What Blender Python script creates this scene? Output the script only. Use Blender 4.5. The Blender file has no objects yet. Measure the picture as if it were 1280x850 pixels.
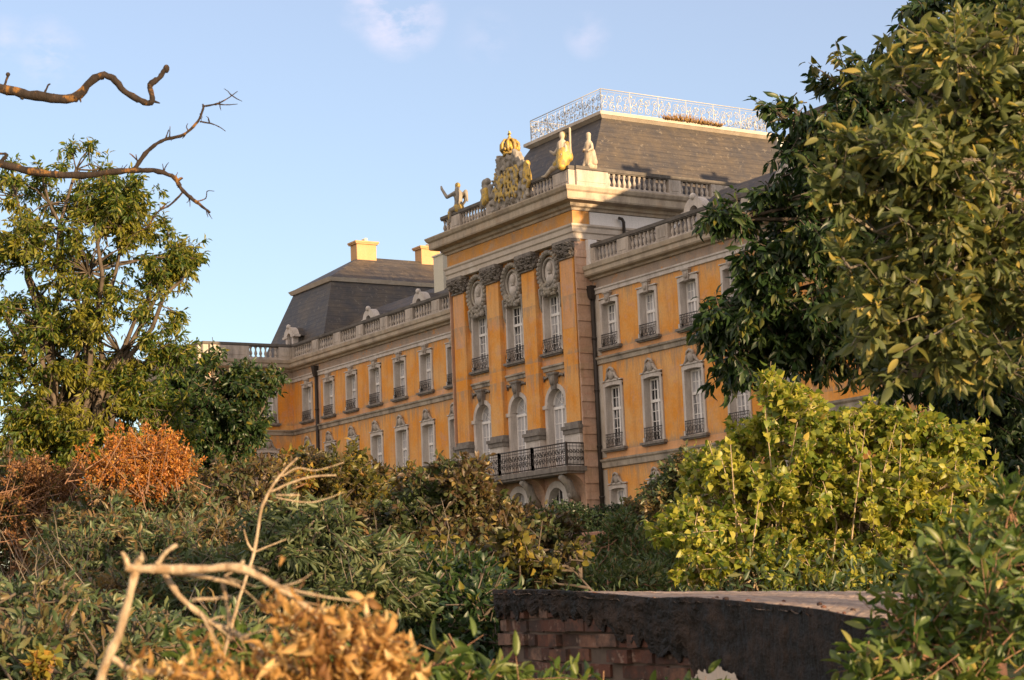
import bpy, bmesh, math, random
import numpy as np
from mathutils import Vector
R = math.radians
rng = np.random.default_rng(11)
random.seed(5)
sc = bpy.context.scene
COL = sc.collection

# ------------------------------------------------------------------ camera
CAM = np.array([80.9872, -52.0031, -2.7881])
FPX, YAW, PIT, ROL = 2208.05, 0.5625, 0.1442, -0.0420
_fw = np.array([-math.cos(YAW)*math.cos(PIT), math.sin(YAW)*math.cos(PIT), math.sin(PIT)])
_rt = np.cross(_fw, [0, 0, 1.0]); _rt /= np.linalg.norm(_rt)
_up = np.cross(_rt, _fw)
RT = math.cos(ROL)*_rt + math.sin(ROL)*_up
UP = -math.sin(ROL)*_rt + math.cos(ROL)*_up
cd = bpy.data.cameras.new('camera'); cam = bpy.data.objects.new('camera', cd); COL.objects.link(cam)
from mathutils import Matrix
cam.matrix_world = Matrix(((RT[0], UP[0], -_fw[0], CAM[0]), (RT[1], UP[1], -_fw[1], CAM[1]),
                           (RT[2], UP[2], -_fw[2], CAM[2]), (0, 0, 0, 1)))
cd.sensor_width = 36; cd.lens = FPX/1280*36; cd.clip_start = .1; cd.clip_end = 6000
cd.dof.use_dof = True; cd.dof.focus_distance = 70; cd.dof.aperture_fstop = 9.0
sc.camera = cam
SUN_EL, SUN_AZ = R(7.0), R(6.0)      # azimuth from +X towards +Y
SHADE_CROWNS = [(26,9.8,2.3,2.0,150),(27,12.6,2.3,2.2,160),(28,15.0,1.6,1.4,150),(30,21.6,11,2.6,1300),(22,7.6,1.0,1.2,500),(-24,55.0,25.0,2.4),(-24,59.1,23.3,3.3,2200),(-23,64.2,23.6,2.4),(-20,71,25.5,3.4,900)]  # unseen crowns added to cast shade: along, across, top, radius, leaf count

def U(px, py, D):
    """world point that stands D metres ahead of the viewpoint along the sight line"""
    return CAM + D*(_fw + (px-640)/FPX*RT - (py-425)/FPX*UP)

def ground_z(x, y):
    t = min(max((y+54)/40.0, -.4), 1)
    return -4.5 + 2.75*t

# ------------------------------------------------------------------ tagging helpers
def tag(o, label=None, cat=None, group=None, kind=None):
    if label: o['label'] = label
    if cat: o['category'] = cat
    if group: o['group'] = group
    if kind: o['kind'] = kind
    return o

def empty(name, loc, parent=None):
    o = bpy.data.objects.new(name, None); COL.objects.link(o)
    o.location = loc; o.empty_display_size = .2
    if parent: o.parent = parent
    return o

def wp(o):
    """world translation of an unrotated object chain"""
    v = Vector((0, 0, 0))
    while o is not None:
        v += o.location; o = o.parent
    return v

class MB:
    """mesh builder: collects world-space shapes, builds ONE mesh object"""
    def __init__(s): s.v = []; s.f = []; s.sm = []
    def add(s, vs, fs, smooth=False):
        b = len(s.v); s.v += [tuple(map(float, p)) for p in vs]
        s.f += [tuple(i+b for i in f) for f in fs]; s.sm += [smooth]*len(fs)
    def box(s, x0, x1, y0, y1, z0, z1):
        s.add([(x0,y0,z0),(x1,y0,z0),(x1,y1,z0),(x0,y1,z0),(x0,y0,z1),(x1,y0,z1),(x1,y1,z1),(x0,y1,z1)],
              [(3,2,1,0),(4,5,6,7),(0,1,5,4),(1,2,6,5),(2,3,7,6),(3,0,4,7)])
    def hexa(s, lo, hi):
        """lo, hi: four corners each (ccw seen from above)"""
        s.add(list(lo)+list(hi), [(3,2,1,0),(4,5,6,7),(0,1,5,4),(1,2,6,5),(2,3,7,6),(3,0,4,7)])
    def quad(s, a, b, c, d): s.add([a,b,c,d], [(0,1,2,3)])
    def lathe(s, c, prof, n=8, smooth=True, sx=1, sy=1):
        vs = []; fs = []
        for r, z in prof:
            for i in range(n):
                a = 2*math.pi*i/n
                vs.append((c[0]+r*sx*math.cos(a), c[1]+r*sy*math.sin(a), c[2]+z))
        m = len(prof)
        for j in range(m-1):
            for i in range(n):
                k = (i+1) % n
                fs.append((j*n+i, j*n+k, (j+1)*n+k, (j+1)*n+i))
        fs.append(tuple(reversed(range(n)))); fs.append(tuple((m-1)*n+i for i in range(n)))
        s.add(vs, fs, smooth)
    def tube(s, pts, rad, n=6, smooth=True):
        pts = [np.asarray(p, float) for p in pts]
        if not hasattr(rad, '__len__'): rad = [rad]*len(pts)
        vs = []; fs = []; prev = None
        for i, p in enumerate(pts):
            t = pts[min(i+1, len(pts)-1)]-pts[max(i-1, 0)]
            t = t/(np.linalg.norm(t)+1e-9)
            a = prev if prev is not None else np.array([0, 0, 1.0]) if abs(t[2]) < .9 else np.array([1.0, 0, 0])
            a = a-t*np.dot(a, t); a /= np.linalg.norm(a)+1e-9; prev = a
            b = np.cross(t, a)
            for k in range(n):
                an = 2*math.pi*k/n
                vs.append(p+rad[i]*(math.cos(an)*a+math.sin(an)*b))
        for j in range(len(pts)-1):
            for k in range(n):
                q = (k+1) % n
                fs.append((j*n+k, j*n+q, (j+1)*n+q, (j+1)*n+k))
        fs.append(tuple(reversed(range(n)))); fs.append(tuple((len(pts)-1)*n+i for i in range(n)))
        s.add(vs, fs, smooth)
    def ball(s, c, r, n=8, m=5, sc=(1,1,1)):
        prof = [(max(r*math.sin(math.pi*(j)/m), r*.02), -r*math.cos(math.pi*j/m)*sc[2]) for j in range(m+1)]
        s.lathe(c, prof, n, True, sc[0], sc[1])
    def sweep(s, path, prof, closed_prof=True):
        """profile [(out, z)] swept along a plan polyline; outward = right hand of travel; mitred corners"""
        path = [np.array(p, float) for p in path]; n = len(path); m = len(prof)
        dirs = [(path[i+1]-path[i])/np.linalg.norm(path[i+1]-path[i]) for i in range(n-1)]
        nr = [np.array([d[1], -d[0]]) for d in dirs]
        vs = []; fs = []
        for i in range(n):
            if i == 0: mv = nr[0]
            elif i == n-1: mv = nr[-1]
            else:
                b = nr[i-1]+nr[i]; mv = b/np.dot(b, nr[i])
            for o, z in prof:
                q = path[i]+mv*o; vs.append((q[0], q[1], z))
        for i in range(n-1):
            for j in range(m if closed_prof else m-1):
                k = (j+1) % m
                fs.append((i*m+j, (i+1)*m+j, (i+1)*m+k, i*m+k))
        if closed_prof:
            fs.append(tuple(range(m))); fs.append(tuple((n-1)*m+j for j in reversed(range(m))))
        s.add(vs, fs)
    def build(s, name, mat, parent=None, bevel=0):
        me = bpy.data.meshes.new(name)
        off = np.array(wp(parent)) if parent is not None else np.zeros(3)
        v = np.array(s.v, float).reshape(-1, 3)-off
        me.from_pydata(v.tolist(), [], s.f)
        me.polygons.foreach_set('use_smooth', s.sm)
        me.validate(); bm = bmesh.new(); bm.from_mesh(me); bmesh.ops.recalc_face_normals(bm, faces=bm.faces); bm.to_mesh(me); bm.free()
        o = bpy.data.objects.new(name, me); COL.objects.link(o)
        if mat: me.materials.append(mat)
        if parent is not None: o.parent = parent
        if bevel:
            b = o.modifiers.new('bevel', 'BEVEL'); b.width = bevel; b.segments = 1; b.limit_method = 'ANGLE'
        return o

def apply_mods(o):
    dg = bpy.context.evaluated_depsgraph_get()
    me = bpy.data.meshes.new_from_object(o.evaluated_get(dg))
    o.modifiers.clear(); o.data = me
    return o

# ------------------------------------------------------------------ materials
class NT:
    def __init__(s, name):
        s.m = bpy.data.materials.new(name); s.m.use_nodes = True
        s.t = s.m.node_tree; s.t.nodes.clear()
        s.out = s.n('ShaderNodeOutputMaterial')
    def n(s, typ, **kw):
        o = s.t.nodes.new(typ)
        for k, v in kw.items():
            if k == 'inp':
                for kk, vv in v.items(): 
                    if isinstance(vv, bpy.types.NodeSocket): s.t.links.new(vv, o.inputs[kk])
                    else: o.inputs[kk].default_value = vv
            else: setattr(o, k, v)
        return o
    def l(s, a, b): s.t.links.new(a, b)
    def coord(s, kind='Object'): return s.n('ShaderNodeTexCoord').outputs[kind]
    def noise(s, scale, detail=5, rough=.6, vec=None, dist=0):
        n = s.n('ShaderNodeTexNoise', inp={'Scale': scale, 'Detail': detail, 'Roughness': rough, 'Distortion': dist})
        if vec is not None: s.l(vec, n.inputs['Vector'])
        return n.outputs['Fac']
    def ramp(s, fac, stops, interp='LINEAR'):
        r = s.n('ShaderNodeValToRGB'); s.l(fac, r.inputs[0]); r.color_ramp.interpolation = interp
        e = r.color_ramp.elements
        while len(e) < len(stops): e.new(.5)
        for i, (p, c) in enumerate(stops):
            e[i].position = p; e[i].color = (*c, 1) if len(c) == 3 else c
        return r.outputs[0]
    def mask(s, fac, a, b):
        r = s.n('ShaderNodeMapRange', inp={'From Min': a, 'From Max': b}); s.l(fac, r.inputs[0]); return r.outputs[0]
    def mix(s, fac, a, b, blend='MIX'):
        m = s.n('ShaderNodeMix', data_type='RGBA', blend_type=blend)
        for sock, v in ((m.inputs[0], fac), (m.inputs[6], a), (m.inputs[7], b)):
            if isinstance(v, bpy.types.NodeSocket): s.l(v, sock)
            elif isinstance(v, (int, float)): sock.default_value = v
            else: sock.default_value = (*v, 1)
        return m.outputs[2]
    def math(s, op, a, b=0, c=None):
        m = s.n('ShaderNodeMath', operation=op)
        for i, v in enumerate((a, b) if c is None else (a, b, c)):
            if isinstance(v, bpy.types.NodeSocket): s.l(v, m.inputs[i])
            else: m.inputs[i].default_value = v
        return m.outputs[0]
    def map(s, scale=(1,1,1), kind='Object'):
        m = s.n('ShaderNodeMapping'); s.l(s.coord(kind), m.inputs[0]); m.inputs['Scale'].default_value = scale
        return m.outputs[0]
    def bump(s, h, strength=.3, dist=.02):
        b = s.n('ShaderNodeBump', inp={'Strength': strength, 'Distance': dist}); s.l(h, b.inputs['Height']); return b.outputs[0]
    def fin(s, col, rough=.85, metal=0, spec=.3, bump=None):
        p = s.n('ShaderNodeBsdfPrincipled')
        if isinstance(col, bpy.types.NodeSocket): s.l(col, p.inputs['Base Color'])
        else: p.inputs['Base Color'].default_value = (*col, 1)
        if isinstance(rough, bpy.types.NodeSocket): s.l(rough, p.inputs['Roughness'])
        else: p.inputs['Roughness'].default_value = rough
        p.inputs['Metallic'].default_value = metal
        p.inputs['Specular IOR Level'].default_value = spec
        if bump: s.l(bump, p.inputs['Normal'])
        s.l(p.outputs[0], s.out.inputs[0])
        return s.m

M = {}
def geo_pos(t):
    return t.n('ShaderNodeNewGeometry').outputs['Position']
# orange plaster: blotches, vertical runs, pale and pinkish worn zones
def mk_plaster(name, base, pale, pink, dirt, pinkness):
    t = NT(name); P = geo_pos(t)
    mp = t.n('ShaderNodeMapping', inp={'Vector': P}); mp.inputs['Scale'].default_value = (1.6, 1.6, .2)
    big = t.noise(.45, 6, .65, P); run = t.noise(1.2, 7, .7, mp.outputs[0]); fine = t.noise(9, 4, .7, P)
    c = t.mix(t.mask(big, .42, .62), base, pale)
    c = t.mix(t.math('MULTIPLY', t.mask(run, .50, .66), .7), c, dirt)
    c = t.mix(t.math('MULTIPLY', t.mask(t.noise(1.1, 7, .75, P), .54, .60), pinkness), c, pink)
    c = t.mix(t.math('MULTIPLY', t.mask(t.noise(2.6, 7, .75, mp.outputs[0]), .58, .66), .65), c, (.40,.30,.21))
    z = t.n('ShaderNodeSeparateXYZ', inp={0: P}).outputs[2]; acc = None
    for zb, zt in ((2.3, 3.5), (7.6, 8.9), (11.6, 12.6), (4.4, 4.9), (9.6, 9.95), (-.6, .6)):      # rain stains hanging below the mouldings
        m_ = t.math('MULTIPLY', t.mask(z, zb, zt), t.math('LESS_THAN', z, zt+.05)) if zb not in (4.4, 9.6, -.6) else t.math('MULTIPLY', t.mask(z, zt, zb), t.math('GREATER_THAN', z, zb-.05))
        acc = m_ if acc is None else t.math('MAXIMUM', acc, m_)
    st = t.mask(t.math('ADD', t.noise(2.2, 6, .7, mp.outputs[0]), t.math('MULTIPLY', acc, .22)), .60, .74)
    c = t.mix(t.math('MULTIPLY', st, .75), c, (.42,.29,.18))
    c = t.mix(.3, c, t.ramp(fine, [(.3, (.35,.35,.35)), (.7, (1,1,1))]), 'MULTIPLY')
    return t.fin(c, .92, bump=t.bump(fine, .25, .01))
M['plaster'] = mk_plaster('ochre_plaster', (.76,.31,.045), (.74,.41,.15), (.62,.34,.22), (.50,.24,.09), .45)
M['apron'] = mk_plaster('worn_pink_plaster', (.66,.34,.15), (.72,.40,.20), (.60,.36,.26), (.42,.27,.17), .7)
M['pinkbrick'] = mk_plaster('bare_pink_masonry', (.52,.33,.22), (.60,.42,.32), (.50,.30,.22), (.30,.21,.15), .6)

def mk_stone(name, base, dark, blotch, bscale=1.2, amt=.8, extra=None):
    t = NT(name); P = geo_pos(t)
    mp = t.n('ShaderNodeMapping', inp={'Vector': P}); mp.inputs['Scale'].default_value = (1.5, 1.5, .4)
    n1 = t.noise(bscale, 7, .7, mp.outputs[0]); n2 = t.noise(14, 4, .7, P)
    c = t.mix(t.math('MULTIPLY', t.mask(n1, .42, .68), amt), base, dark)
    c = t.mix(t.math('MULTIPLY', t.mask(t.noise(.8, 5, .65, P), .52, .66), .6), c, blotch)
    if extra: c = t.mix(t.math('MULTIPLY', t.mask(t.noise(1.4, 6, .7, P), .57, .62), .85), c, extra)
    c = t.mix(.3, c, t.ramp(n2, [(.3, (.4,.4,.4)), (.7, (1,1,1))]), 'MULTIPLY')
    return t.fin(c, .9, bump=t.bump(n2, .35, .015))
M['trim'] = mk_stone('grey_painted_stone', (.62,.57,.52), (.34,.30,.27), (.52,.45,.38), 1.5, .7)
M['cornice'] = mk_stone('weathered_sandstone', (.50,.42,.32), (.25,.20,.16), (.46,.34,.23), .9, .8)
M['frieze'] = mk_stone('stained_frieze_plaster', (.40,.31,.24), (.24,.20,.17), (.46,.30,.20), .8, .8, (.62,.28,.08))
M['frieze_top'] = mk_stone('ochre_frieze_plaster', (.62,.30,.08), (.36,.25,.17), (.50,.36,.25), .8, .8, (.66,.29,.05))
M['balustrade'] = mk_stone('grey_balustrade_stone', (.52,.46,.40), (.17,.15,.13), (.46,.38,.30), 1.2, .75)
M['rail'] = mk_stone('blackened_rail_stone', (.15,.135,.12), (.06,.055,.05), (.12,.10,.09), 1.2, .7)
M['dark_stone'] = mk_stone('soot_dark_stone', (.24,.215,.19), (.09,.08,.075), (.28,.25,.21), 2.2, .8)
M['string'] = mk_stone('streaked_string_stone', (.46,.40,.32), (.14,.125,.11), (.42,.35,.27), .9, .9)
M['whiteplaster'] = mk_stone('white_plaster', (.80,.77,.74), (.62,.58,.54), (.72,.69,.66), .8, .4)
M['beige'] = mk_stone('beige_masonry', (.55,.48,.40), (.42,.35,.28), (.66,.61,.54), .8, .7)
M['creamplaster'] = mk_stone('cream_plaster', (.66,.62,.50), (.52,.48,.38), (.62,.58,.47), 1, .3)
M['chimney'] = mk_stone('orange_chimney_plaster', (.60,.36,.18), (.48,.27,.13), (.56,.36,.2), 1.2, .5)
t = NT('slate_roof'); P = geo_pos(t)
mp = t.n('ShaderNodeMapping', inp={'Vector': P}); mp.inputs['Scale'].default_value = (.5, .5, 5.5)
sl = t.noise(1.6, 3, .6, mp.outputs[0]); n2 = t.noise(.7, 6, .7, P)
vor = t.n('ShaderNodeTexVoronoi', inp={'Scale': 3.2, 'Vector': mp.outputs[0]}).outputs['Color']
c = t.mix(t.mask(n2, .4, .65), (.058,.055,.058), (.105,.085,.064))
c = t.mix(.4, c, t.ramp(sl, [(.3, (.45,.45,.45)), (.7, (1.25,1.2,1.1))]), 'MULTIPLY')
bw = t.n('ShaderNodeRGBToBW'); t.l(vor, bw.inputs[0])
c = t.mix(.35, c, t.ramp(bw.outputs[0], [(0, (.5,.5,.5)), (1, (1.3,1.25,1.2))]), 'MULTIPLY')
zc_ = t.n('ShaderNodeSeparateXYZ', inp={0: P}).outputs[2]
cs_ = t.math('FRACT', t.math('MULTIPLY', zc_, 3.1))
c = t.mix(t.math('MULTIPLY', t.mask(cs_, .75, 1.0), .55), c, (.02,.019,.02))
c = t.mix(t.math('MULTIPLY', t.mask(t.noise(3.5, 6, .75, P), .58, .64), .6), c, (.20,.17,.13))
M['slate'] = t.fin(c, .62, spec=.4, bump=t.bump(sl, .5, .03))
M['slate_edge'] = mk_stone('slate_edge_lead', (.16,.15,.14), (.08,.08,.08), (.2,.18,.15), 2, .6)
M['crest'] = mk_stone('grey_crest_stone', (.46,.41,.36), (.24,.21,.19), (.42,.36,.29), 2, .8)
M['white'] = mk_stone('old_white_paint', (.88,.86,.84), (.70,.67,.64), (.70,.68,.65), 3, .5)
t = NT('black_iron'); M['iron'] = t.fin(t.mix(t.noise(6, 5, .6, geo_pos(t)), (.025,.025,.027), (.09,.075,.065)), .6, .2, .4)
t = NT('drainpipe_metal'); M['pipe'] = t.fin(t.mix(t.noise(1.4, 5, .7, geo_pos(t)), (.018,.018,.018), (.06,.045,.035)), .6, .2, .4)
t = NT('silvery_railing_paint'); M['zinc'] = t.fin(t.mix(t.noise(5, 4, .6, geo_pos(t)), (.40,.40,.40), (.62,.61,.58)), .5, .1, .5)
t = NT('gilding'); M['gold'] = t.fin(t.mix(t.mask(t.noise(5, 5, .7, geo_pos(t)), .45, .62), (.50,.33,.06), (.24,.19,.11)), .55, .25, .5, t.bump(t.noise(9, 4, .7, geo_pos(t)), .5, .04))
M['statue'] = mk_stone('grey_statue_stone', (.34,.31,.27), (.12,.11,.10), (.44,.38,.28), 3, .8)
M['statue_pale'] = mk_stone('pale_statue_stone', (.56,.48,.38), (.28,.23,.17), (.50,.38,.24), 3, .8)
# window glass: each window its own tone of curtain behind old glass
t = NT('old_window_glass')
oi = t.n('ShaderNodeObjectInfo').outputs['Random']; P = geo_pos(t)
mp = t.n('ShaderNodeMapping', inp={'Vector': P}); mp.inputs['Scale'].default_value = (2.6, 2.6, .6)
add = t.n('ShaderNodeVectorMath', operation='ADD'); t.l(mp.outputs[0], add.inputs[0])
cmb = t.n('ShaderNodeCombineXYZ'); t.l(t.math('MULTIPLY', oi, 37.0), cmb.inputs[0]); t.l(cmb.outputs[0], add.inputs[1])
nz = t.noise(1.0, 4, .6, add.outputs[0])
f_ = t.mask(t.math('ADD', nz, t.math('MULTIPLY', t.math('SUBTRACT', oi, .5), .5)), .30, .44)
M['glass'] = t.fin(t.mix(f_, (.02,.021,.024), (.46,.46,.48)), .12, spec=.5)

# ------------------------------------------------------------------ palace
Z0 = -.6
palace = empty('palace', (0, 0, Z0))
tag(palace, 'long ochre baroque palace with grey stone trim, slate roofs and crowned central block', 'palace')
S = 3.32; X0 = 8.0
ZS1a, ZS1b = 3.48, 3.95; ZS2a, ZS2b = 8.85, 9.22
ZA0, ZA1, ZCa, ZCb, ZBT = 12.52, 12.84, 13.42, 14.02, 15.2
RW, RY = 6.5, -1.0      # central block half width, front plane

def window_proto(kind):
    """windows are built round a local origin: x centre, y = wall face, z = palace z"""
    root = MB(); hw = {'upper': .63, 'main': .66, 'ground': .6, 'tall': .75, 'arch': .82}[kind]
    zb, zt = {'upper': (9.70, 12.0), 'main': (4.5, 7.70), 'ground': (.5, 2.45), 'tall': (9.95, 13.1), 'arch': (3.7, 7.15)}[kind]
    tw, pr = .2, .07
    w = MB()
    if kind != 'arch':
        tw = .17
        rise = .1 if kind in ('upper', 'main', 'ground') else .06
        for sx in (-1, 1):
            a, b = sorted((sx*hw, sx*(hw+tw)))
            w.box(a, b, -pr, .34, zb, zt+.001)
            a, b = sorted((sx*(hw+.0), sx*(hw+tw+.05)))
            w.box(a, b, -pr-.03, .05, zb, zb+.22)
        n = 8
        for i in range(n):
            x0 = -hw-tw+(2*hw+2*tw)*i/n; x1 = -hw-tw+(2*hw+2*tw)*(i+1)/n
            g = lambda x: rise*(1-(x/(hw+tw))**2)
            zl = [zt-.02+g(x0)-rise, zt-.02+g(x1)-rise]
            lo = [(x0,-pr-.01,zl[0]),(x1,-pr-.01,zl[1]),(x1,.33,zl[1]),(x0,.33,zl[0])]
            hi = [(x, y, z+tw+rise*.6) for x, y, z in lo]
            w.hexa(lo, hi)
        # cap moulding
        w.box(-hw-tw-.05, hw+tw+.05, -pr-.06, .02, zt+tw+.01, zt+tw+.07)
    else:
        n = 14; r0, r1 = hw, hw+.24
        for sx in (-1, 1):
            a, b = sorted((sx*hw, sx*(hw+.24))); w.box(a, b, -pr, .34, zb, zt)
            a, b = sorted((sx*(hw-.03), sx*(hw+.42))); w.box(a, b, -pr-.05, .05, zt-.18, zt+.02)
        for i in range(n):
            a0, a1 = math.pi*i/n, math.pi*(i+1)/n
            q = lambda r, a, y: (-r*math.cos(a), y, zt+.02+r*math.sin(a))
            w.hexa([q(r0,a0,-pr), q(r0,a1,-pr), q(r0,a1,.34), q(r0,a0,.34)], [q(r1,a0,-pr), q(r1,a1,-pr), q(r1,a1,.34), q(r1,a0,.34)])
    parts = [('surround', w, M['trim'])]
    # casement
    c = MB(); y0, y1 = .33, .40
    zt2 = zt-.06
    c.box(-hw, -hw+.09, y0, y1, zb, zt2); c.box(hw-.09, hw, y0, y1, zb, zt2)
    c.box(-.06, .06, y0-.02, y1, zb, zt2)
    tr = zb+(zt2-zb)*{'upper': .58, 'main': .64, 'ground': .62, 'tall': .66, 'arch': .97}[kind]
    if kind != 'arch':
        c.box(-hw+.09, hw-.09, y0, y1, zb, zb+.1); c.box(-hw+.09, hw-.09, y0, y1, zt2-.1, zt2)
    c.box(-hw+.09, hw-.09, y0-.035, y1, tr-.07, tr+.07)
    q = (hw-.06-.09)/2+.06
    for sx in (-1, 1): c.box(sx*q-.02, sx*q+.02, y0+.015, y1-.01, zb+.1, zt2-.1)
    nlow = {'upper': 2, 'main': 4, 'ground': 2, 'tall': 4, 'arch': 4}[kind]; nup = {'upper': 2, 'main': 2, 'ground': 1, 'tall': 2, 'arch': 1}[kind]
    for i in range(1, nlow): 
        z = zb+(tr-zb)*i/nlow; c.box(-hw+.09, hw-.09, y0+.02, y1-.015, z-.02, z+.02)
    for i in range(1, nup):
        z = tr+(zt2-tr)*i/nup; c.box(-hw+.09, hw-.09, y0+.02, y1-.015, z-.02, z+.02)
    if kind == 'arch':
        for i in range(10):
            a0, a1 = math.pi*i/10, math.pi*(i+1)/10
            p = lambda r, a, y: (-r*math.cos(a), y, zt+.03+r*math.sin(a))
            c.hexa([p(hw-.11,a0,y0),p(hw-.11,a1,y0),p(hw-.11,a1,y1),p(hw-.11,a0,y1)],[p(hw,a0,y0),p(hw,a1,y0),p(hw,a1,y1),p(hw,a0,y1)])
        c.box(-.045, .045, y0+.01, y1-.01, zt+.05, zt+hw-.1)
        for a in (40, 140):
            c.tube([(0, .36, zt+.04), (-(hw-.1)*math.cos(R(a)), .36, zt+(hw-.1)*math.sin(R(a)))], .025, 4)
        c.tube([(-.38*math.cos(math.pi*i/8), .36, zt+.04+.38*math.sin(math.pi*i/8)) for i in range(9)], .022, 4)
    parts.append(('casement', c, M['white']))
    g = MB()
    if kind == 'arch':
        pts = [(-hw, .385, zb), (hw, .385, zb), (hw, .385, zt)]+[(hw*math.cos(math.pi*i/12), .385, zt+.02+hw*math.sin(math.pi*i/12)) for i in range(1, 12)]+[(-hw, .385, zt)]
        g.add(pts, [tuple(range(len(pts)))])
    else: g.quad((-hw,.385,zb),(hw,.385,zb),(hw,.385,zt),(-hw,.385,zt))
    parts.append(('pane', g, M['glass']))
    if kind != 'arch':
        sll = MB(); sll.box(-hw-.34, hw+.34, -.24, .1, zb-.15, zb-.03); sll.box(-hw-.26, hw+.26, -.16, .1, zb-.22, zb-.15)
        parts.append(('sill', sll, M['dark_stone']))
    if kind in ('upper', 'main', 'tall'):
        r = MB(); h = {'upper': .62, 'main': .68, 'tall': .72}[kind]; yy = -.13
        xw = hw+.04 if kind != 'tall' else hw+.12
        belly = .1 if kind == 'tall' else .03
        for z in (zb+.04, zb+h): r.box(-xw, xw, yy-.018, yy+.018, z-.02, z+.02)
        r.box(-xw, xw, yy-.015, yy+.015, zb+h*.78, zb+h*.78+.025)
        nb = 11
        for i in range(nb):
            x = -xw+.03+(2*xw-.06)*i/(nb-1)
            r.tube([(x, yy, zb+.04), (x, yy-belly, zb+.04+h*.3), (x, yy, zb+h)], .016, 4)
        for i in range(5):
            x = -xw+(2*xw)*(i+.5)/5
            r.tube([(x+.11*math.cos(a), yy-.02, zb+h*.45+.14*math.sin(a)) for a in np.linspace(0, 2*math.pi, 9)], .014, 4)
        for sx in (-1, 1): r.tube([(sx*xw, yy, zb+h), (sx*xw, .1, zb+h)], .016, 4); 
        parts.append(('railing', r, M['iron']))
    k = MB()
    if kind == 'upper':
        k.hexa([(-.16,-.15,zt-.08),(.16,-.15,zt-.08),(.16,.02,zt-.08),(-.16,.02,zt-.08)], [(-.24,-.18,zt+.42),(.24,-.18,zt+.42),(.24,.02,zt+.42),(-.24,.02,zt+.42)])
        k.box(-.3, .3, -.22, .02, zt+.42, zt+.5)
        k.ball((0, -.17, zt+.18), .13, 8, 5, (1, .6, 1.3))
    elif kind in ('main', 'ground'):
        sc_ = 1 if kind == 'main' else .85
        z = zt+.2*sc_
        for sx in (-1, 1):
            k.tube([(sx*.62*sc_, -.09, z-.0), (sx*.48*sc_, -.1, z+.08), (sx*.36*sc_, -.12, z+.2*sc_), (sx*.28*sc_, -.14, z+.36*sc_), (sx*.2*sc_, -.14, z+.5*sc_)], [.05,.07,.08,.08,.06], 6)
        k.tube([(-.27*sc_,-.14,z+.42*sc_), (-.2*sc_,-.17,z+.58*sc_), (0,-.19,z+.66*sc_), (.2*sc_,-.17,z+.58*sc_), (.27*sc_,-.14,z+.42*sc_)], .075*sc_, 6)
        k.ball((0, -.1, z+.3*sc_), .25*sc_, 10, 6, (1, .55, 1.15))
        k.box(-.5*sc_, .5*sc_, -.1, .02, z-.05, z+.1)
        k.hexa([(-.45*sc_,-.07,z+.1),(.45*sc_,-.07,z+.1),(.45*sc_,.02,z+.1),(-.45*sc_,.02,z+.1)], [(-.2*sc_,-.07,z+.5*sc_),(.2*sc_,-.07,z+.5*sc_),(.2*sc_,.02,z+.5*sc_),(-.2*sc_,.02,z+.5*sc_)])
    elif kind == 'arch':
        zz = zt+hw
        k.hexa([(-.16,-.2,zz-.05),(.16,-.2,zz-.05),(.16,.02,zz-.05),(-.16,.02,zz-.05)], [(-.3,-.3,zz+.75),(.3,-.3,zz+.75),(.3,.02,zz+.75),(-.3,.02,zz+.75)])
        k.box(-.38, .38, -.34, .02, zz+.75, zz+.86)
        k.ball((0,-.22,zz+.42), .2, 8, 6, (1,.8,1.3))
        for sx in (-1, 1):
            k.tube([(sx*.35,-.06,zz+.62),(sx*.6,-.08,zz+.72),(sx*.85,-.08,zz+.62),(sx*1.0,-.07,zz+.75),(sx*1.02,-.06,zz+.45)], [.05,.08,.07,.08,.04], 6)
    if k.v: parts.append(('keystone' if kind in ('upper', 'arch') else 'cartouche', k, M['crest'] if kind != 'arch' else M['dark_stone']))
    return parts

PROTO = {k: window_proto(k) for k in ('upper', 'main', 'ground', 'tall', 'arch')}
PMESH = {}
def place_window(kind, x, y, rot=0):
    """a window part with its sub-parts; meshes are shared between copies"""
    first = None
    for name, mb, mat in PROTO[kind]:
        key = (kind, name)
        if key not in PMESH:
            o = mb.build(name, mat, None); PMESH[key] = o.data
            o2 = o
        else:
            o2 = bpy.data.objects.new(name, PMESH[key]); COL.objects.link(o2)
        if first is None:
            o2.name = 'window'; o2.location = (x, y, -Z0); o2.rotation_euler.z = rot; o2.parent = palace; first = o2
        else: o2.parent = first
    return first

def wall_with_holes(mb, xs, holes, y0, y1, z0, z1):
    """axis-aligned wall x-range xs split in columns around rectangular holes (x0,x1,z0,z1)"""
    cuts = sorted(set([xs[0], xs[1]]+[h[0] for h in holes]+[h[1] for h in holes]))
    for a, b in zip(cuts[:-1], cuts[1:]):
        mid = (a+b)/2; hs = sorted([(h[2], h[3]) for h in holes if h[0] < mid < h[1]])
        z = z0
        for h0, h1 in hs:
            if h0 > z: mb.box(a, b, y0, y1, z, h0)
            z = h1
        if z < z1: mb.box(a, b, y0, y1, z, z1)

def seg_path(sx):
    p = [(RW+.02, 0), (30.3, 0), (30.3, -6.74), (42, -6.74)]
    if sx < 0: p = [(-x, y) for x, y in reversed(p)]
    return p

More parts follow.
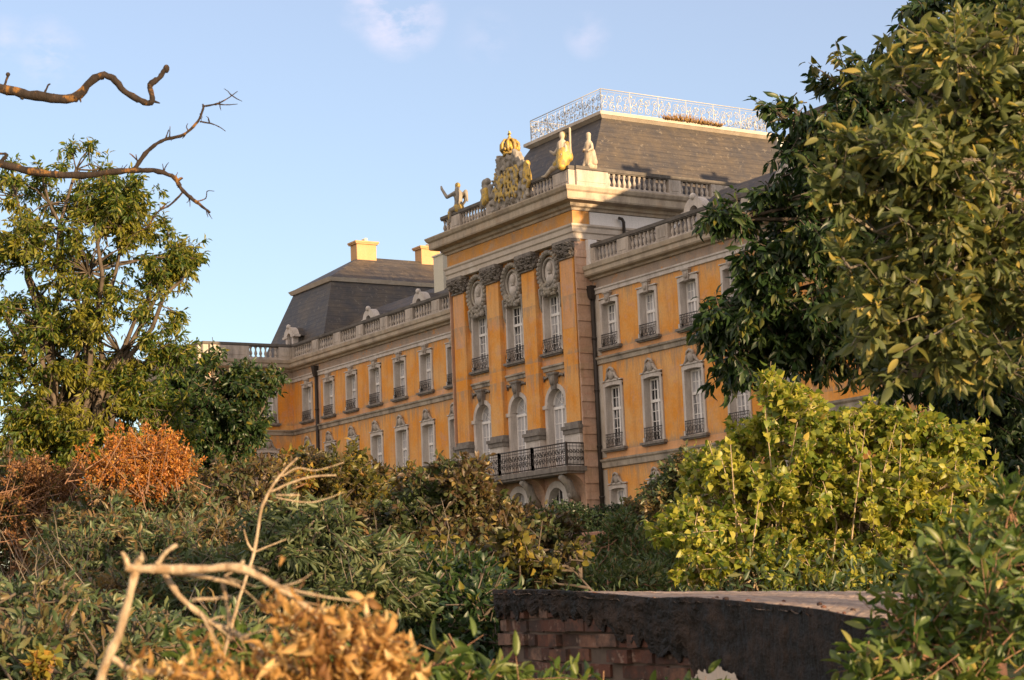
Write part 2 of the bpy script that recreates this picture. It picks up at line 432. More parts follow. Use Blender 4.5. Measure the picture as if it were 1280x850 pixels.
cornice_prof = [(0, ZCa-.12), (.16, ZCa-.1), (.2, ZCa), (.44, ZCa+.06), (.5, ZCa+.14), (.5, ZCa+.34), (.58, ZCa+.4), (.62, ZCb), (-.45, ZCb+.03), (-.45, ZCa-.12)]
BAL = []     # baluster feet (x, y, z, h)
def balustrade(path_pts, z0, z1, off, pier_at, pier_w=.9, first_bal=True, solid=()):
    """straight balustrade run from a to b (plan points), piers at the given distances"""
    a, b = [np.array(p, float) for p in path_pts]; L = np.linalg.norm(b-a); d = (b-a)/L; nrm = np.array([d[1], -d[0]])
    def bx(mb, s0, s1, o0, o1, za, zb):
        c = [a+d*s0+nrm*o1, a+d*s1+nrm*o1, a+d*s1+nrm*o0, a+d*s0+nrm*o0]
        mb.hexa([(*p, za) for p in c], [(*p, zb) for p in c])
    root = MB(); bx(root, 0, L, -.2, .2, z0, z0+.2); base = root.build('balustrade', M['balustrade'], palace)
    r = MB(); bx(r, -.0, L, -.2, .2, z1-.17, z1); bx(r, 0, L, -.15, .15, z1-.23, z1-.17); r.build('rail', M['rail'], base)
    spans = []
    for c in pier_at:
        w = pier_w
        if isinstance(c, tuple): c, w = c
        m = MB(); bx(m, max(c-w/2, 0), min(c+w/2, L), -.21, .21, z0+.2, z1-.225)
        bx(m, max(c-w/2+.15, .02), min(c+w/2-.15, L-.02), .21, .235, z0+.32, z1-.34)
        m.build('pier', M['balustrade'], base); spans.append((c-w/2, c+w/2))
    s = 0; edges = sorted(spans)+[(L, L)]
    for e0, e1 in edges:
        if e0-s > .3:
            n = max(1, int(round((e0-s)/.34)))
            for i in range(n):
                p = a+d*(s+(e0-s)*(i+.5)/n); BAL.append((p[0], p[1], z0+.2, z1-.23-z0-.2, base))
        s = max(s, e1)
    return base

def build_wing(sx):
    xs = sorted((sx*(RW+.02), sx*30.3))
    holes = []
    for k in range(7):
        x = sx*(X0+k*S)
        if abs(x) > 29.7: continue
        holes += [(x-.66-.19, x+.66+.19, 4.5, 7.86), (x-.63-.19, x+.63+.19, 9.70, 12.15), (x-.6-.19, x+.6+.19, .5, 2.6)]
        for kd in ('upper', 'main', 'ground'): place_window(kd, x, 0)
    w = MB()
    zz = [Z0-.6, ZS1a, ZS1b, ZS2a, ZS2b, ZA0]
    # lower field, apron bands (between string and sill) in worn plaster
    def clip(h, a, b): return [(x0, x1, max(z0, a), min(z1, b)) for x0, x1, z0, z1 in h if z1 > a and z0 < b]
    for a, b in ((Z0-.6, ZS1b-.1), (4.4, ZS2b-.1), (9.62, ZA0+.1)):
        wall_with_holes(w, xs, clip(holes, a, b), 0, .5, a, b)
    w.build('wall', M['plaster'], palace)
    ap = MB()
    for a, b in ((ZS1b-.1, 4.4), (ZS2b-.1, 9.62)): ap.box(*xs, .004, .5, a, b)
    ap.build('apron_band', M['apron'], palace)
    # forward side block beyond the inner corner, its flank pierced by windows
    f = MB(); tmp = MB()
    a, b = sorted((sx*30.8, sx*42))
    f.box(a, b, -6.74, 10, Z0-.6, ZA0+.1)
    fh = []
    for yy in (-2.0, -4.9):
        fh += [(yy-.85, yy+.85, 4.5, 7.86), (yy-.82, yy+.82, 9.70, 12.15), (yy-.79, yy+.79, .5, 2.6)]
    wall_with_holes(tmp, (-6.74, 0), fh, 30.3, 30.8, Z0-.6, ZA0+.1)
    f.add([(sx*q[1], q[0], q[2]) for q in tmp.v], tmp.f)
    f.build('side_block', M['plaster'], palace)
    path = seg_path(sx)
    s1 = MB(); s1.sweep(path, [(0,ZS1a),(.10,ZS1a+.05),(.12,ZS1a+.3),(.2,ZS1a+.38),(.22,ZS1b),(-.05,ZS1b+.02),(-.05,ZS1a)]); s1.build('string_course', M['string'], palace)
    s2 = MB(); s2.sweep(path, [(0,ZS2a),(.08,ZS2a+.03),(.10,ZS2a+.22),(.18,ZS2a+.28),(.2,ZS2b),(-.05,ZS2b+.02),(-.05,ZS2a)]); s2.build('string_course', M['string'], palace)
    ar = MB(); ar.sweep(path, [(0,ZA0),(.08,ZA0+.02),(.08,ZA0+.2),(.14,ZA0+.24),(.14,ZA1),(-.1,ZA1),(-.1,ZA0)]); ar.build('architrave', M['trim'], palace)
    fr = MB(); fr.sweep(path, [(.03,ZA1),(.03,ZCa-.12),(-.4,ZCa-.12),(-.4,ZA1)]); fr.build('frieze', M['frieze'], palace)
    co = MB(); co.sweep(path, cornice_prof); co.build('cornice', M['cornice'], palace)
    # balustrade runs
    e = lambda x: (sx*x, .02)
    piers = [(X0+(k+.5)*S-RW-.3) for k in range(0, 7)]
    piers = [(.2, .4)]+[(p, .95) for p in piers if p < 22.5]+[(23.3, .8)]
    run = [e(RW+.3), e(30.2)]
    L = 30.2-RW-.3
    if sx < 0: run = run[::-1]; piers = [(L-c, w_) for c, w_ in piers]
    balustrade(run, ZCb+.02, ZBT, 0, piers)
    q = [(sx*30.27, -.2), (sx*30.27, -6.7)]
    pr = [(.45, .9), (4.6, 3.0), (6.3, .6)]
    if sx < 0: q = q[::-1]; pr = [(6.5-c, w_) for c, w_ in pr]
    balustrade(q, ZCb+.02, ZBT, 0, pr)
    q = [(sx*30.4, -6.72), (sx*42, -6.72)]; pr = [(.4, .8), (3.5, .9), (7, .9), (11, .9)]
    if sx < 0: q = q[::-1]; pr = [(11.6-c, w_) for c, w_ in pr]
    balustrade(q, ZCb+.02, ZBT, 0, pr)
    # windows of the forward block on its inner flank
    for yy in (-2.0, -4.9):
        for kd in ('upper', 'main', 'ground'):
            place_window(kd, sx*30.3, yy, sx*-math.pi/2)
    # wing roof: low hipped slate roof behind the balustrade
    r = MB(); A, B = sorted((sx*9.6, sx*27.5)); A2, B2 = sorted((sx*12.6, sx*27.5))
    lo = [(A,.8,14.0),(B,.8,14.0),(B,13,14.0),(A,13,14.0)]; hi = [(A2,4,17.2),(B2,4,17.2),(B2,9.8,17.2),(A2,9.8,17.2)]
    r.hexa(lo, hi); roof = r.build('roof', M['slate'], palace)
    ds = MB(); ds.box(*sorted((sx*(RW+.3), sx*30)), .5, 16, 13.7, 14.0); ds.build('roof_slab', M['slate_edge'], palace)
    for k in (1.8, 3.85):
        dormer(sx*(X0+k*S), 1.3, 14.3, roof)
    # end pavilion: steep mansard, moulding and hipped upper roof
    cx = sx*32.55
    p = MB()
    def ring(hx, y0, y1, z): return [(cx-hx,y0,z),(cx+hx,y0,z),(cx+hx,y1,z),(cx-hx,y1,z)]
    p.hexa(ring(5.5, .6, 20, 13.9), ring(3.2, 2.75, 18, 19.75))
    pr_ = p.build('mansard_roof', M['slate'], palace)
    m = MB(); m.hexa(ring(3.3, 2.62, 18.1, 19.75), ring(3.45, 2.45, 18.25, 20.02)); m.build('roof_moulding', M['beige'], pr_)
    p = MB(); p.hexa(ring(3.35, 2.55, 18.15, 20.02), ring(.12, 6.6, 14.4, 22.3)); p.build('upper_roof', M['slate'], pr_)
    dormer(cx+sx*-.2*0+.6*(-sx), .75, 14.6, pr_, tall=True)
    for yy in (7.0, 12.4):
        c = MB(); hx, hy = .5, .8
        c.box(cx-hx, cx+hx, yy-hy, yy+hy, 20.6, 23.2); c.box(cx-hx-.12, cx+hx+.12, yy-hy-.12, yy+hy+.12, 21.0, 21.6)
        ch = c.build('chimney', M['chimney'], palace)
        c = MB(); c.box(cx-hx-.12, cx+hx+.12, yy-hy-.12, yy+hy+.12, 23.2, 23.3); c.box(cx-hx-.17, cx+hx+.17, yy-hy-.17, yy+hy+.17, 23.3, 23.42); c.build('chimney_cap', M['chimney'], ch)
        for dx in (-.15, .2):
            c = MB(); c.lathe((cx+dx, yy+.1, 23.42), [(.16,0),(.13,.3)], 8); c.build('chimney_pot', M['creamplaster'], ch)
    return roof

def dormer(x, y, z, parent, tall=False):
    f = MB(); w = .62; h = 1.35 if not tall else 1.5
    f.box(x-w, x-w+.26, y-.15, y+.25, z, z+h); f.box(x+w-.26, x+w, y-.15, y+.25, z, z+h)
    f.box(x-w+.26, x+w-.26, y-.1, y+.25, z, z+.25)
    n = 10
    for i in range(n):      # round pediment
        a0, a1 = math.pi*i/n, math.pi*(i+1)/n
        q = lambda r, a, yy: (x-r*math.cos(a), yy, z+h-.12+r*.95*math.sin(a))
        f.hexa([q(.34,a0,y-.22),q(.34,a1,y-.22),q(.34,a1,y+.25),q(.34,a0,y+.25)],[q(.8,a0,y-.22),q(.8,a1,y-.22),q(.8,a1,y+.25),q(.8,a0,y+.25)])
    for sx in (-1, 1): f.box(*sorted((x+sx*.5, x+sx*.98)), y-.24, y+.25, z+h-.14, z+h+.02)
    f.ball((x, y-.2, z+h+.66), .18, 8, 5)
    d = f.build('dormer', M['trim'], parent)
    b = MB(); b.box(x-w+.05, x+w-.05, y+.22, y+2.6, z, z+h-.1)
    b.add([(x-w-.25,y+.1,z+h-.05),(x+w+.25,y+.1,z+h-.05),(x,y+.1,z+h+.62),(x-w-.25,y+3,z+h-.05),(x+w+.25,y+3,z+h-.05),(x,y+3,z+h+.62)],
          [(0,1,2),(3,5,4),(0,2,5,3),(1,4,5,2),(0,3,4,1)])
    b.build('dormer_roof', M['slate'], d)
    g = MB(); g.quad((x-w+.2,y+.1,z+.2),(x+w-.2,y+.1,z+.2),(x+w-.2,y+.1,z+h+.3),(x-w+.2,y+.1,z+h+.3)); g.build('pane', M['glass'], d)

build_wing(-1); build_wing(1)

# ---- central block
cw = MB()
WX = [-3.65, .08, 3.8]; PX = [-5.5, -1.78, 1.94, 5.72]; YB = RY+.28
holes = [(x-.75-.19, x+.75+.19, 9.95, 13.2) for x in WX]
archh = .82+.23
for x in WX:
    holes.append((x-archh, x+archh, 3.7, 7.15+archh+.02))
def cliph(a, b): return [(x0, x1, max(z0, a), min(z1, b)) for x0, x1, z0, z1 in holes if z1 > a and z0 < b]
wall_with_holes(cw, (-RW, RW), cliph(3.6, 8.95), YB, YB+.5, 3.6, 8.95)
wall_with_holes(cw, (-RW, RW), cliph(9.6, 15.5), YB, YB+.5, 9.6, 15.5)
# spandrels round the arches
for x in WX:
    n = 10
    for sx in (-1, 1):
        for i in range(n):
            a0, a1 = math.pi/2*i/n, math.pi/2*(i+1)/n
            p0 = (x+sx*archh*math.cos(a0), 7.17+archh*math.sin(a0)); p1 = (x+sx*archh*math.cos(a1), 7.17+archh*math.sin(a1))
            top = 7.17+archh
            pts = [(p0[0], YB, p0[1]), (p1[0], YB, p1[1]), (p1[0], YB, top), (p0[0], YB, top)]
            cw.add(pts+[(a, YB+.5, c) for a, b, c in pts], [(0,1,2,3),(4,5,6,7),(0,1,5,4)])
cw.box(-RW+.001, RW-.001, YB+.5, 12, 3.6, 15.5)
cw.build('wall', M['plaster'], palace)
ap = MB(); ap.box(-RW, RW, YB+.004, YB+.5, 8.95, 9.6); ap.build('apron_band', M['apron'], palace)
for x in WX:
    place_window('tall', x, YB); place_window('arch', x, YB)
# base storey of pink masonry with an arched portal under the balcony
bw = MB()
ph = [(x-1.0, x+1.0, Z0-.2, 3.0) for x in WX]
wall_with_holes(bw, (-RW, RW), ph, RY+.1, RY+.7, Z0-.6, 3.6)
for x in WX:
    n = 10
    for i in range(n):
        a0, a1 = math.pi*i/n, math.pi*(i+1)/n
        p = lambda r, a: (x-r*math.cos(a), 2.0+r*math.sin(a))
        for y0, y1, r0, r1, mt in ((RY+.1, RY+.7, 1.0, 1.45, 0),):
            pass
bw.build('base_wall', M['pinkbrick'], palace)
for x in WX:
    ar = MB(); n = 12
    for i in range(n):
        a0, a1 = math.pi*i/n, math.pi*(i+1)/n
        q = lambda r, a, y: (x-r*math.cos(a), y, 1.98+r*math.sin(a))
        ar.hexa([q(.78,a0,RY-.02),q(.78,a1,RY-.02),q(.78,a1,RY+.6),q(.78,a0,RY+.6)],[q(1.12,a0,RY-.02),q(1.12,a1,RY-.02),q(1.12,a1,RY+.6),q(1.12,a0,RY+.6)])
        e = [q(1.12,a0,RY+.11), q(1.12,a1,RY+.11)]
    for sx in (-1, 1): ar.box(*sorted((x+sx*.78, x+sx*1.12)), RY-.02, RY+.6, Z0-.2, 1.98)
    pa = ar.build('portal', M['trim'], palace)
    sp = MB()
    for sx in (-1, 1):
        for i in range(8):
            a0, a1 = math.pi/2*i/8, math.pi/2*(i+1)/8
            p0 = (x+sx*1.1*math.cos(a0), 1.98+1.1*math.sin(a0)); p1 = (x+sx*1.1*math.cos(a1), 1.98+1.1*math.sin(a1))
            sp.quad((p0[0], RY+.12, p0[1]), (p1[0], RY+.12, p1[1]), (p1[0], RY+.12, 3.3), (p0[0], RY+.12, 3.3))
    sp.build('spandrel', M['pinkbrick'], pa)
    d = MB(); d.quad((x-1,RY+.5,Z0),(x+1,RY+.5,Z0),(x+1,RY+.5,3.1),(x-1,RY+.5,3.1)); d.build('door', M['glass'], pa)
    fr = MB(); fr.box(x-.05, x+.05, RY+.42, RY+.49, Z0, 2.9); fr.box(x-.8, x+.8, RY+.42, RY+.49, 1.9, 2.03)
    for dx in (-.4, .4): fr.box(x+dx-.025, x+dx+.025, RY+.43, RY+.49, Z0, 2.7)
    fr.build('door_frame', M['white'], pa)
# giant pilasters
for i, x in enumerate(PX):
    p = MB(); hw = .64
    p.box(x-hw, x+hw, RY, YB+.1, 6.0, 14.62)
    if i in (0, 3): 
        pass
    pl = p.build('pilaster', M['plaster'], palace)
    if i in (0, 3):
        s = MB(); s.box(x-hw+.1, x+hw-.1, RY-.006, RY+.02, 10.9 if i == 3 else 11.4, 14.6); s.build('worn_patch', M['apron'], pl)
    b = MB(); b.box(x-hw-.06, x+hw+.06, RY-.12, YB+.1, 3.65, 5.38); b.box(x-hw+.1, x+hw-.1, RY-.15, RY-.05, 3.9, 5.2); b.build('pedestal', M['trim'], pl)
    b = MB(); b.box(x-hw-.12, x+hw+.12, RY-.2, YB+.1, 5.38, 5.62); b.box(x-hw-.18, x+hw+.18, RY-.28, YB+.1, 5.62, 5.8); b.box(x-hw-.06, x+hw+.06, RY-.1, YB+.1, 5.8, 6.0); b.build('pedestal_cap', M['dark_stone'], pl)
    c = MB(); rr = random.Random(i)
    c.hexa([(x-hw+.02,RY-.02,14.62),(x+hw-.02,RY-.02,14.62),(x+hw-.02,YB+.1,14.62),(x-hw+.02,YB+.1,14.62)], [(x-hw-.14,RY-.22,15.36),(x+hw+.14,RY-.22,15.36),(x+hw+.14,YB+.1,15.36),(x-hw-.14,YB+.1,15.36)])
    c.box(x-hw-.2, x+hw+.2, RY-.3, YB+.1, 15.36, 15.52)
    c.tube([(x-hw-.02,RY-.06,14.6),(x+hw+.02,RY-.06,14.6)], .06, 6)
    for _ in range(70):
        xx = x+rr.uniform(-hw-.05, hw+.05); zz = rr.uniform(14.66, 15.3); o_ = .02+(zz-14.6)*.25
        c.tube([(xx, RY-o_, zz-.1), (xx+rr.uniform(-.06,.06), RY-o_-.08, zz+.05), (xx+rr.uniform(-.08,.08), RY-o_-.2, zz+rr.uniform(-.02,.1))], [.05,.085,.03], 5)
    for _ in range(24):
        yy = RY+rr.uniform(-.1, .35); zz = rr.uniform(14.66, 15.3); o_ = .02+(zz-14.6)*.15
        c.ball((x+hw+o_, yy, zz), rr.uniform(.06,.11), 6, 4)
    for sx in (-1, 1):
        c.tube([(x+sx*(hw+.08)+.12*math.cos(a), RY-.26, 15.24+.12*math.sin(a)) for a in np.linspace(0, 6, 9)], .05, 5)
    c.build('capital', M['dark_stone'], pl)
# quoins on the flanks of the centre, ribbed masonry strips
for sx in (-1, 1):
    q = MB(); x = sx*RW
    for k in range(int((15.4-Z0)/.42)):
        z = Z0+k*.42
        a, b = sorted((x, x+sx*(.05 if k % 2 else .10)))
        q.box(a, b, RY+.02, -.3 if k % 2 else -.02, z+.02, z+.4)
    q.box(*sorted((x-sx*.02, x+sx*.04)), RY+.01, .0, Z0, 15.4)
    q.build('quoin_strip', M['pinkbrick'], palace)
# medallions over the tall windows
for i, x in enumerate(WX):
    zc = 14.28; y = YB
    m = MB()
    ring = [(x+.92*math.cos(a), y-.1, zc+1.0*math.sin(a)) for a in np.linspace(0, 2*math.pi, 25)]
    m.tube(ring, .15, 6)
    m.tube([(x+.62*math.cos(a), y-.08, zc+.7*math.sin(a)) for a in np.linspace(0, 2*math.pi, 21)], .08, 6)
    rr = random.Random(40+i)
    for k in range(26):
        a = 2*math.pi*k/26
        m.ball((x+.93*math.cos(a), y-.2, zc+1.02*math.sin(a)), .13, 6, 4)
    m.lathe((x, y-.02, zc), [(.01,0)], 3)
    md = m.build('medallion', M['statue'], palace)
    b = MB()
    b.ball((x, y-.05, zc+.2), .24, 8, 6, (.85,.8,1.25)); b.tube([(x,y-.05,zc+.05),(x,y-.05,zc-.15)], [.12,.13], 7); b.ball((x, y-.02, zc-.42), .36, 8, 5, (1.1,.5,.8))
    b.add([(x+.66*math.cos(a), y-.012, zc+.74*math.sin(a)) for a in np.linspace(0, 2*math.pi, 17)[:-1]], [tuple(range(16))])
    b.build('bust_relief', M['trim'], md)
    g = MB()
    for k in range(44):
        u = rr.uniform(-1, 1); zz = rr.uniform(13.0, 13.6); wdt = .72-.25*abs(zz-13.35)
        g.ball((x+u*wdt, y-.1-rr.uniform(0,.1), zz), rr.uniform(.08,.16), 6, 4)
    for sx in (-1, 1):
        g.tube([(x+sx*.5,y-.1,13.55),(x+sx*.95,y-.1,13.4),(x+sx*.95,y-.1,12.95),(x+sx*.98,y-.08,12.5),(x+sx*.9,y-.08,12.2)], [.12,.13,.1,.07,.03], 6)
    g.build('garland', M['statue'], md)
    s = MB(); s.sweep([(x-1.05,YB),(x+1.05,YB)], [(0,8.95),(.08,8.95),(.1,9.1),(.18,9.16),(.18,9.25),(-.02,9.25),(-.02,8.95)]); s.build('string_course', M['string'], palace)
# entablature of the centre
cp = [(-RW, 16), (-RW, RY), (RW, RY), (RW, 16)]
a = MB(); a.sweep(cp, [(0,15.5),(.1,15.52),(.1,15.8),(.17,15.86),(.17,16.1),(.24,16.18),(.24,16.28),(-.6,16.28),(-.6,15.5)]); a.build('architrave', M['beige'], palace)
cpf = [(-RW, 0), (-RW, RY), (RW, RY), (RW, 0)]
a = MB(); a.sweep(cpf, [(.05,16.28),(.05,17.0),(-.6,17.0),(-.6,16.28)]); a.build('frieze', M['frieze_top'], palace)
a = MB(); a.sweep(cp, [(0,17.0),(.12,17.02),(.15,17.14),(.3,17.2),(.34,17.36),(.78,17.42),(.82,17.5),(.82,17.82),(.92,17.9),(1.0,18.06),(1.0,18.12),(-.7,18.16),(-.7,17.0)]); a.build('cornice', M['cornice'], palace)
# flank wall above the wing roofs: white panels between stone strips
for sx in (-1, 1):
    x = sx*RW; f = MB()
    f.box(*sorted((x-sx*.5, x)), 0, 16, 13.9, 17.0); f.build('flank_wall', M['beige'], palace)
    for y0, y1, z0, z1 in ((-.42, 9.4, 16.3, 16.98),):
        w = MB(); w.box(*sorted((x, x+sx*.08)), y0+.45, y1, z0, z1); w.build('white_panel', M['whiteplaster'], palace)
    w = MB(); w.box(*sorted((x, x+sx*.06)), 1.6, 3.6, 15.56, 15.9); w.box(*sorted((x, x+sx*.3)), -.3, .25, 14.08, 15.46); w.build('white_panel', M['whiteplaster'], palace)
    v = MB(); v.tube([(x+sx*.3, 2.05, 14.6), (x+sx*.3, 2.05, 16.55), (x+sx*.3, 1.95, 16.72), (x+sx*.28, 1.75, 16.75)], .085, 8); v.build('vent_pipe', M['pipe'], palace)
    # drainpipes in the angles and at the wing ends
    for xx, zt in ((RW+.2, 13.0), (26.3, 13.2)):
        d = MB(); d.tube([(sx*xx, -.14, Z0), (sx*xx, -.14, zt-.6)], .11, 8)
        d.hexa([(sx*xx-.13,-.3,zt-.7),(sx*xx+.13,-.3,zt-.7),(sx*xx+.13,0,zt-.7),(sx*xx-.13,0,zt-.7)], [(sx*xx-.24,-.4,zt),(sx*xx+.24,-.4,zt),(sx*xx+.24,0,zt),(sx*xx-.24,0,zt)])
        for z in (2, 4.6, 7.5, 10.2): d.tube([(sx*xx,-.14,z),(sx*xx,-.14,z+.1)], .14, 8)
        d.build('drainpipe', M['pipe'], palace)
        st = MB(); st.box(sx*xx-.42, sx*xx+.42, -.012, .1, ZS1b+.1, ZS2a-.05) ; st.box(sx*xx-.42, sx*xx+.42, -.012, .1, ZS2b+.1, ZA0-.02); st.box(sx*xx-.42, sx*xx+.42, -.012, .1, Z0, ZS1a-.05)
        st.build('masonry_strip', M['pinkbrick'] if xx > 20 else M['beige'], palace)
# balustrade of the centre: front with solid field under the arms, flanks
ZT0, ZT1 = 18.14, 19.3
balustrade([(-6.6, RY-.2), (6.9, RY-.2)], ZT0, ZT1, 0, [(1.7, 1.1), (7.3, 4.3), (12.75, 1.5)])
balustrade([(6.85, RY), (6.85, 14)], ZT0, ZT1, 0, [(.9, 2.2), (6.4, .8), (11.2, 4.6)])
balustrade([(-6.55, 14), (-6.55, RY)], ZT0, ZT1, 0, [(2.8, 4.6), (7.6, .8), (14.1, 1.6)])
# centre roof with viewing deck and its railing
r = MB(); ring = lambda hx, y0, y1, z: [(-hx,y0,z),(hx,y0,z),(hx,y1,z),(-hx,y1,z)]
r.hexa(ring(6.3, .1, 18.3, 18.2), ring(3.7, 3.2, 15.2, 23.15)); cr = r.build('mansard_roof', M['slate'], palace)
m = MB(); m.hexa(ring(3.72, 3.18, 15.22, 23.15), ring(3.95, 2.95, 15.45, 23.3)); m.hexa(ring(3.98,2.92,15.48,23.3), ring(3.98,2.92,15.48,23.48)); m.build('deck_moulding', M['beige'], cr)
def deck_railing():
    root = MB(); zb, zt = 23.5, 24.85
    c = [(-3.62,3.25),(3.62,3.25),(3.62,15.1),(-3.62,15.1)]
    parts = []
    for i in range(4):
        a = np.array(c[i]); b = np.array(c[(i+1) % 4]); L = np.linalg.norm(b-a); n = 4 if i % 2 == 0 else 6
        p = lambda s, z: (*(a+(b-a)*s/L), z)
        m = MB()
        m.tube([p(0,zt),p(L,zt)], .03, 4); m.tube([p(0,zb+.1),p(L,zb+.1)], .022, 4); m.tube([p(0,zt-.13),p(L,zt-.13)], .014, 4)
        for k in range(n+1): m.tube([p(L*k/n,zb-.03),p(L*k/n,zt)], .03, 4)
        rr = random.Random(i)
        for k in range(n):
            s0, s1 = L*k/n, L*(k+1)/n; w = s1-s0
            for q in range(4):
                cxs = s0+w*(q+.5)/4; rad = w/8*.95
                for zc, sg in ((zb+.42, 1), (zt-.5, -1)):
                    pts = [p(cxs+rad*(1-tt*.8)*math.cos(sg*(tt*9+q)), zc+rad*1.15*(1-tt*.8)*math.sin(sg*(tt*9+q))) for tt in np.linspace(0, 1, 11)]
                    m.tube(pts, [.020]*11, 3)
                m.tube([p(cxs-rad,zb+.1),p(cxs-.3*rad,zb+.7),p(cxs+rad,zt-.13)], .016, 3)
                for _ in range(3):
                    bx_, bz = cxs+rr.uniform(-rad, rad), rr.uniform(zb+.2, zt-.25)
                    pt = p(bx_, bz); m.ball(pt, rr.uniform(.04,.075), 5, 3)
        parts.append(m)
    b = parts[0].build('deck_railing', M['zinc'], cr)
    for m in parts[1:]: m.build('deck_railing', M['zinc'], cr)
deck_railing()
for x, y, z0, z1, w, mt in ((-15.5, 4.2, 16.2, 19.0, .62, 'creamplaster'), (3.4, 16.2, 20, 23.2, .55, 'whiteplaster')):
    c = MB(); c.box(x-w, x+w, y-w*1.15, y+w*1.15, z0, z1); ch = c.build('chimney', M[mt], palace)
    c = MB(); c.box(x-w-.07, x+w+.07, y-w*1.15-.07, y+w*1.15+.07, z1, z1+.1); c.lathe((x+.1,y,z1+.1), [(.14,0),(.12,.2)], 8); c.build('chimney_cap', M[mt], ch)
# balcony on coved brackets with wrought iron front
b = MB(); b.box(-6.6, 6.6, -2.15, RY+.1, 3.42, 3.66); b.box(-6.5, 6.5, -2.05, RY+.1, 3.3, 3.42); bal = b.build('balcony', M['dark_stone'], palace)
cv = MB(); n = 8
pr = [(0, 2.3)]+[(1.0*(1-math.cos(math.pi/2*i/n)), 2.3+1.0*math.sin(math.pi/2*i/n)) for i in range(1, n+1)]+[(0, 3.3)]
for x0, x1 in ((-6.3, -4.9), (-2.5, -1.3), (1.4, 2.6), (5.0, 6.4)):
    cv = MB(); cv.sweep([(x0, RY+.09), (x1, RY+.09)], pr); cv.build('cove', M['pinkbrick'], bal)
br = MB()
for x in (-5.6, -1.9, 2.0, 5.75):
    br = MB(); br.tube([(x,RY+.1,1.9),(x,RY-.35,2.35),(x,RY-.55,2.9),(x,-2.0,3.2)], [.16,.26,.24,.17], 8)
    br.ball((x, RY-.4, 2.25), .22, 8, 5); br.build('bracket', M['statue'], bal)
ir = MB(); zb, zt = 3.68, 4.84
def iron_run(p0, p1, n, posts=True):
    p0 = np.array(p0, float); p1 = np.array(p1, float); L = np.linalg.norm(p1-p0)
    p = lambda s, z, o=0: (p0[0]+(p1-p0)[0]*s, p0[1]+(p1-p0)[1]*s+o, z)
    ir.tube([p(0,zt),p(1,zt)], .04, 5); ir.tube([p(0,zb+.06),p(1,zb+.06)], .03, 4); ir.tube([p(0,zt-.16),p(1,zt-.16)], .018, 4)
    m = int(L/.19)
    for i in range(m+1):
        s = i/m; ir.tube([p(s,zb),p(s,zb+.35,-.05 if posts else 0),p(s,zt)], .014, 3)
    for i in range(n):
        for q in range(5):
            cxs = (i+(q+.5)/5)/n; rad = .5/n/5*.95
            for zc, sg in ((zb+.36, 1), (zb+.76, -1)):
                ir.tube([p(cxs+rad*(1-tt*.75)*math.cos(sg*(tt*8)), zc+rad*L*1.3*(1-tt*.75)*math.sin(sg*(tt*8)), -.03) for tt in np.linspace(0, 1, 9)], .026, 3)
for a_, b_ in ((-6.5, -3.3), (-3.3, 0), (0, 3.3), (3.3, 6.5)):
    iron_run((a_, -2.08), (b_, -2.08), 2)
    for x in (a_, b_): ir.box(x-.06, x+.06, -2.14, -2.02, zb, zt+.05)
for x in (-6.5, 6.5): iron_run((x, -2.08), (x, RY), 1, False)
ir.build('balcony_railing', M['iron'], bal)

# balusters: the hundred largest in the picture one by one, the small rest as one part
bprof = [(.11,0),(.11,.07),(.06,.10),(.075,.2),(.115,.34),(.10,.46),(.055,.66),(.05,.74),(.075,.78),(.05,.82),(.09,.88),(.10,1)]
bme = None
BAL.sort(key=lambda b: np.linalg.norm(np.array(b[:3])-CAM))
vis = [b for b in BAL if b[0] < 20]; hid = [b for b in BAL if b[0] >= 20]
for i, (x, y, z, h, base) in enumerate(vis[:96]):
    if bme is None:
        m = MB(); m.lathe((0,0,0), [(r, zz) for r, zz in bprof], 7); o = m.build('baluster', M['balustrade']); bme = o.data
    else: o = bpy.data.objects.new('baluster', bme); COL.objects.link(o)
    o.parent = base; o.location = Vector((x, y, z))-wp(base); o.scale = (1, 1, h)
rest = MB()
for x, y, z, h, base in vis[96:]+hid: rest.lathe((x,y,z), [(r, zz*h) for r, zz in bprof], 6)
tag(rest.build('baluster', M['balustrade'], palace), kind='stuff')

# ------------------------------------------------------------------ roof sculpture
def capsules(caps, name, mat, parent=None, voxel=.05, smooth=2):
    m = MB()
    for p0, r0, p1, r1 in caps:
        p0 = np.array(p0, float); p1 = np.array(p1, float)
        if np.linalg.norm(p1-p0) < 1e-4: p1 = p0+np.array([0,0,1e-3])
        d = (p1-p0)/np.linalg.norm(p1-p0)
        m.tube([p0-d*r0*.9, p0-d*r0*.6, p0, p1, p1+d*r1*.6, p1+d*r1*.9], [r0*.4, r0*.8, r0, r1, r1*.8, r1*.4], 9)
    o = m.build(name, mat, parent)
    rm = o.modifiers.new('r', 'REMESH'); rm.mode = 'VOXEL'; rm.voxel_size = voxel; rm.use_smooth_shade = True
    sm = o.modifiers.new('s', 'SMOOTH'); sm.iterations = smooth; sm.factor = .5
    return apply_mods(o)

def statue(name, loc, label, mat, body, gilt, group='statues on the roof balustrade', k=1.0):
    root = empty(name, loc); tag(root, label, 'statue', group)
    T = lambda cs: [((np.array(a)*k+loc), r0*k, (np.array(b)*k+loc), r1*k) for a, r0, b, r1 in cs]
    capsules(T(body), 'body', mat, root)
    for nm, g, gm in gilt: capsules(T(g), nm, gm, root)
    return root
V = lambda *a: a
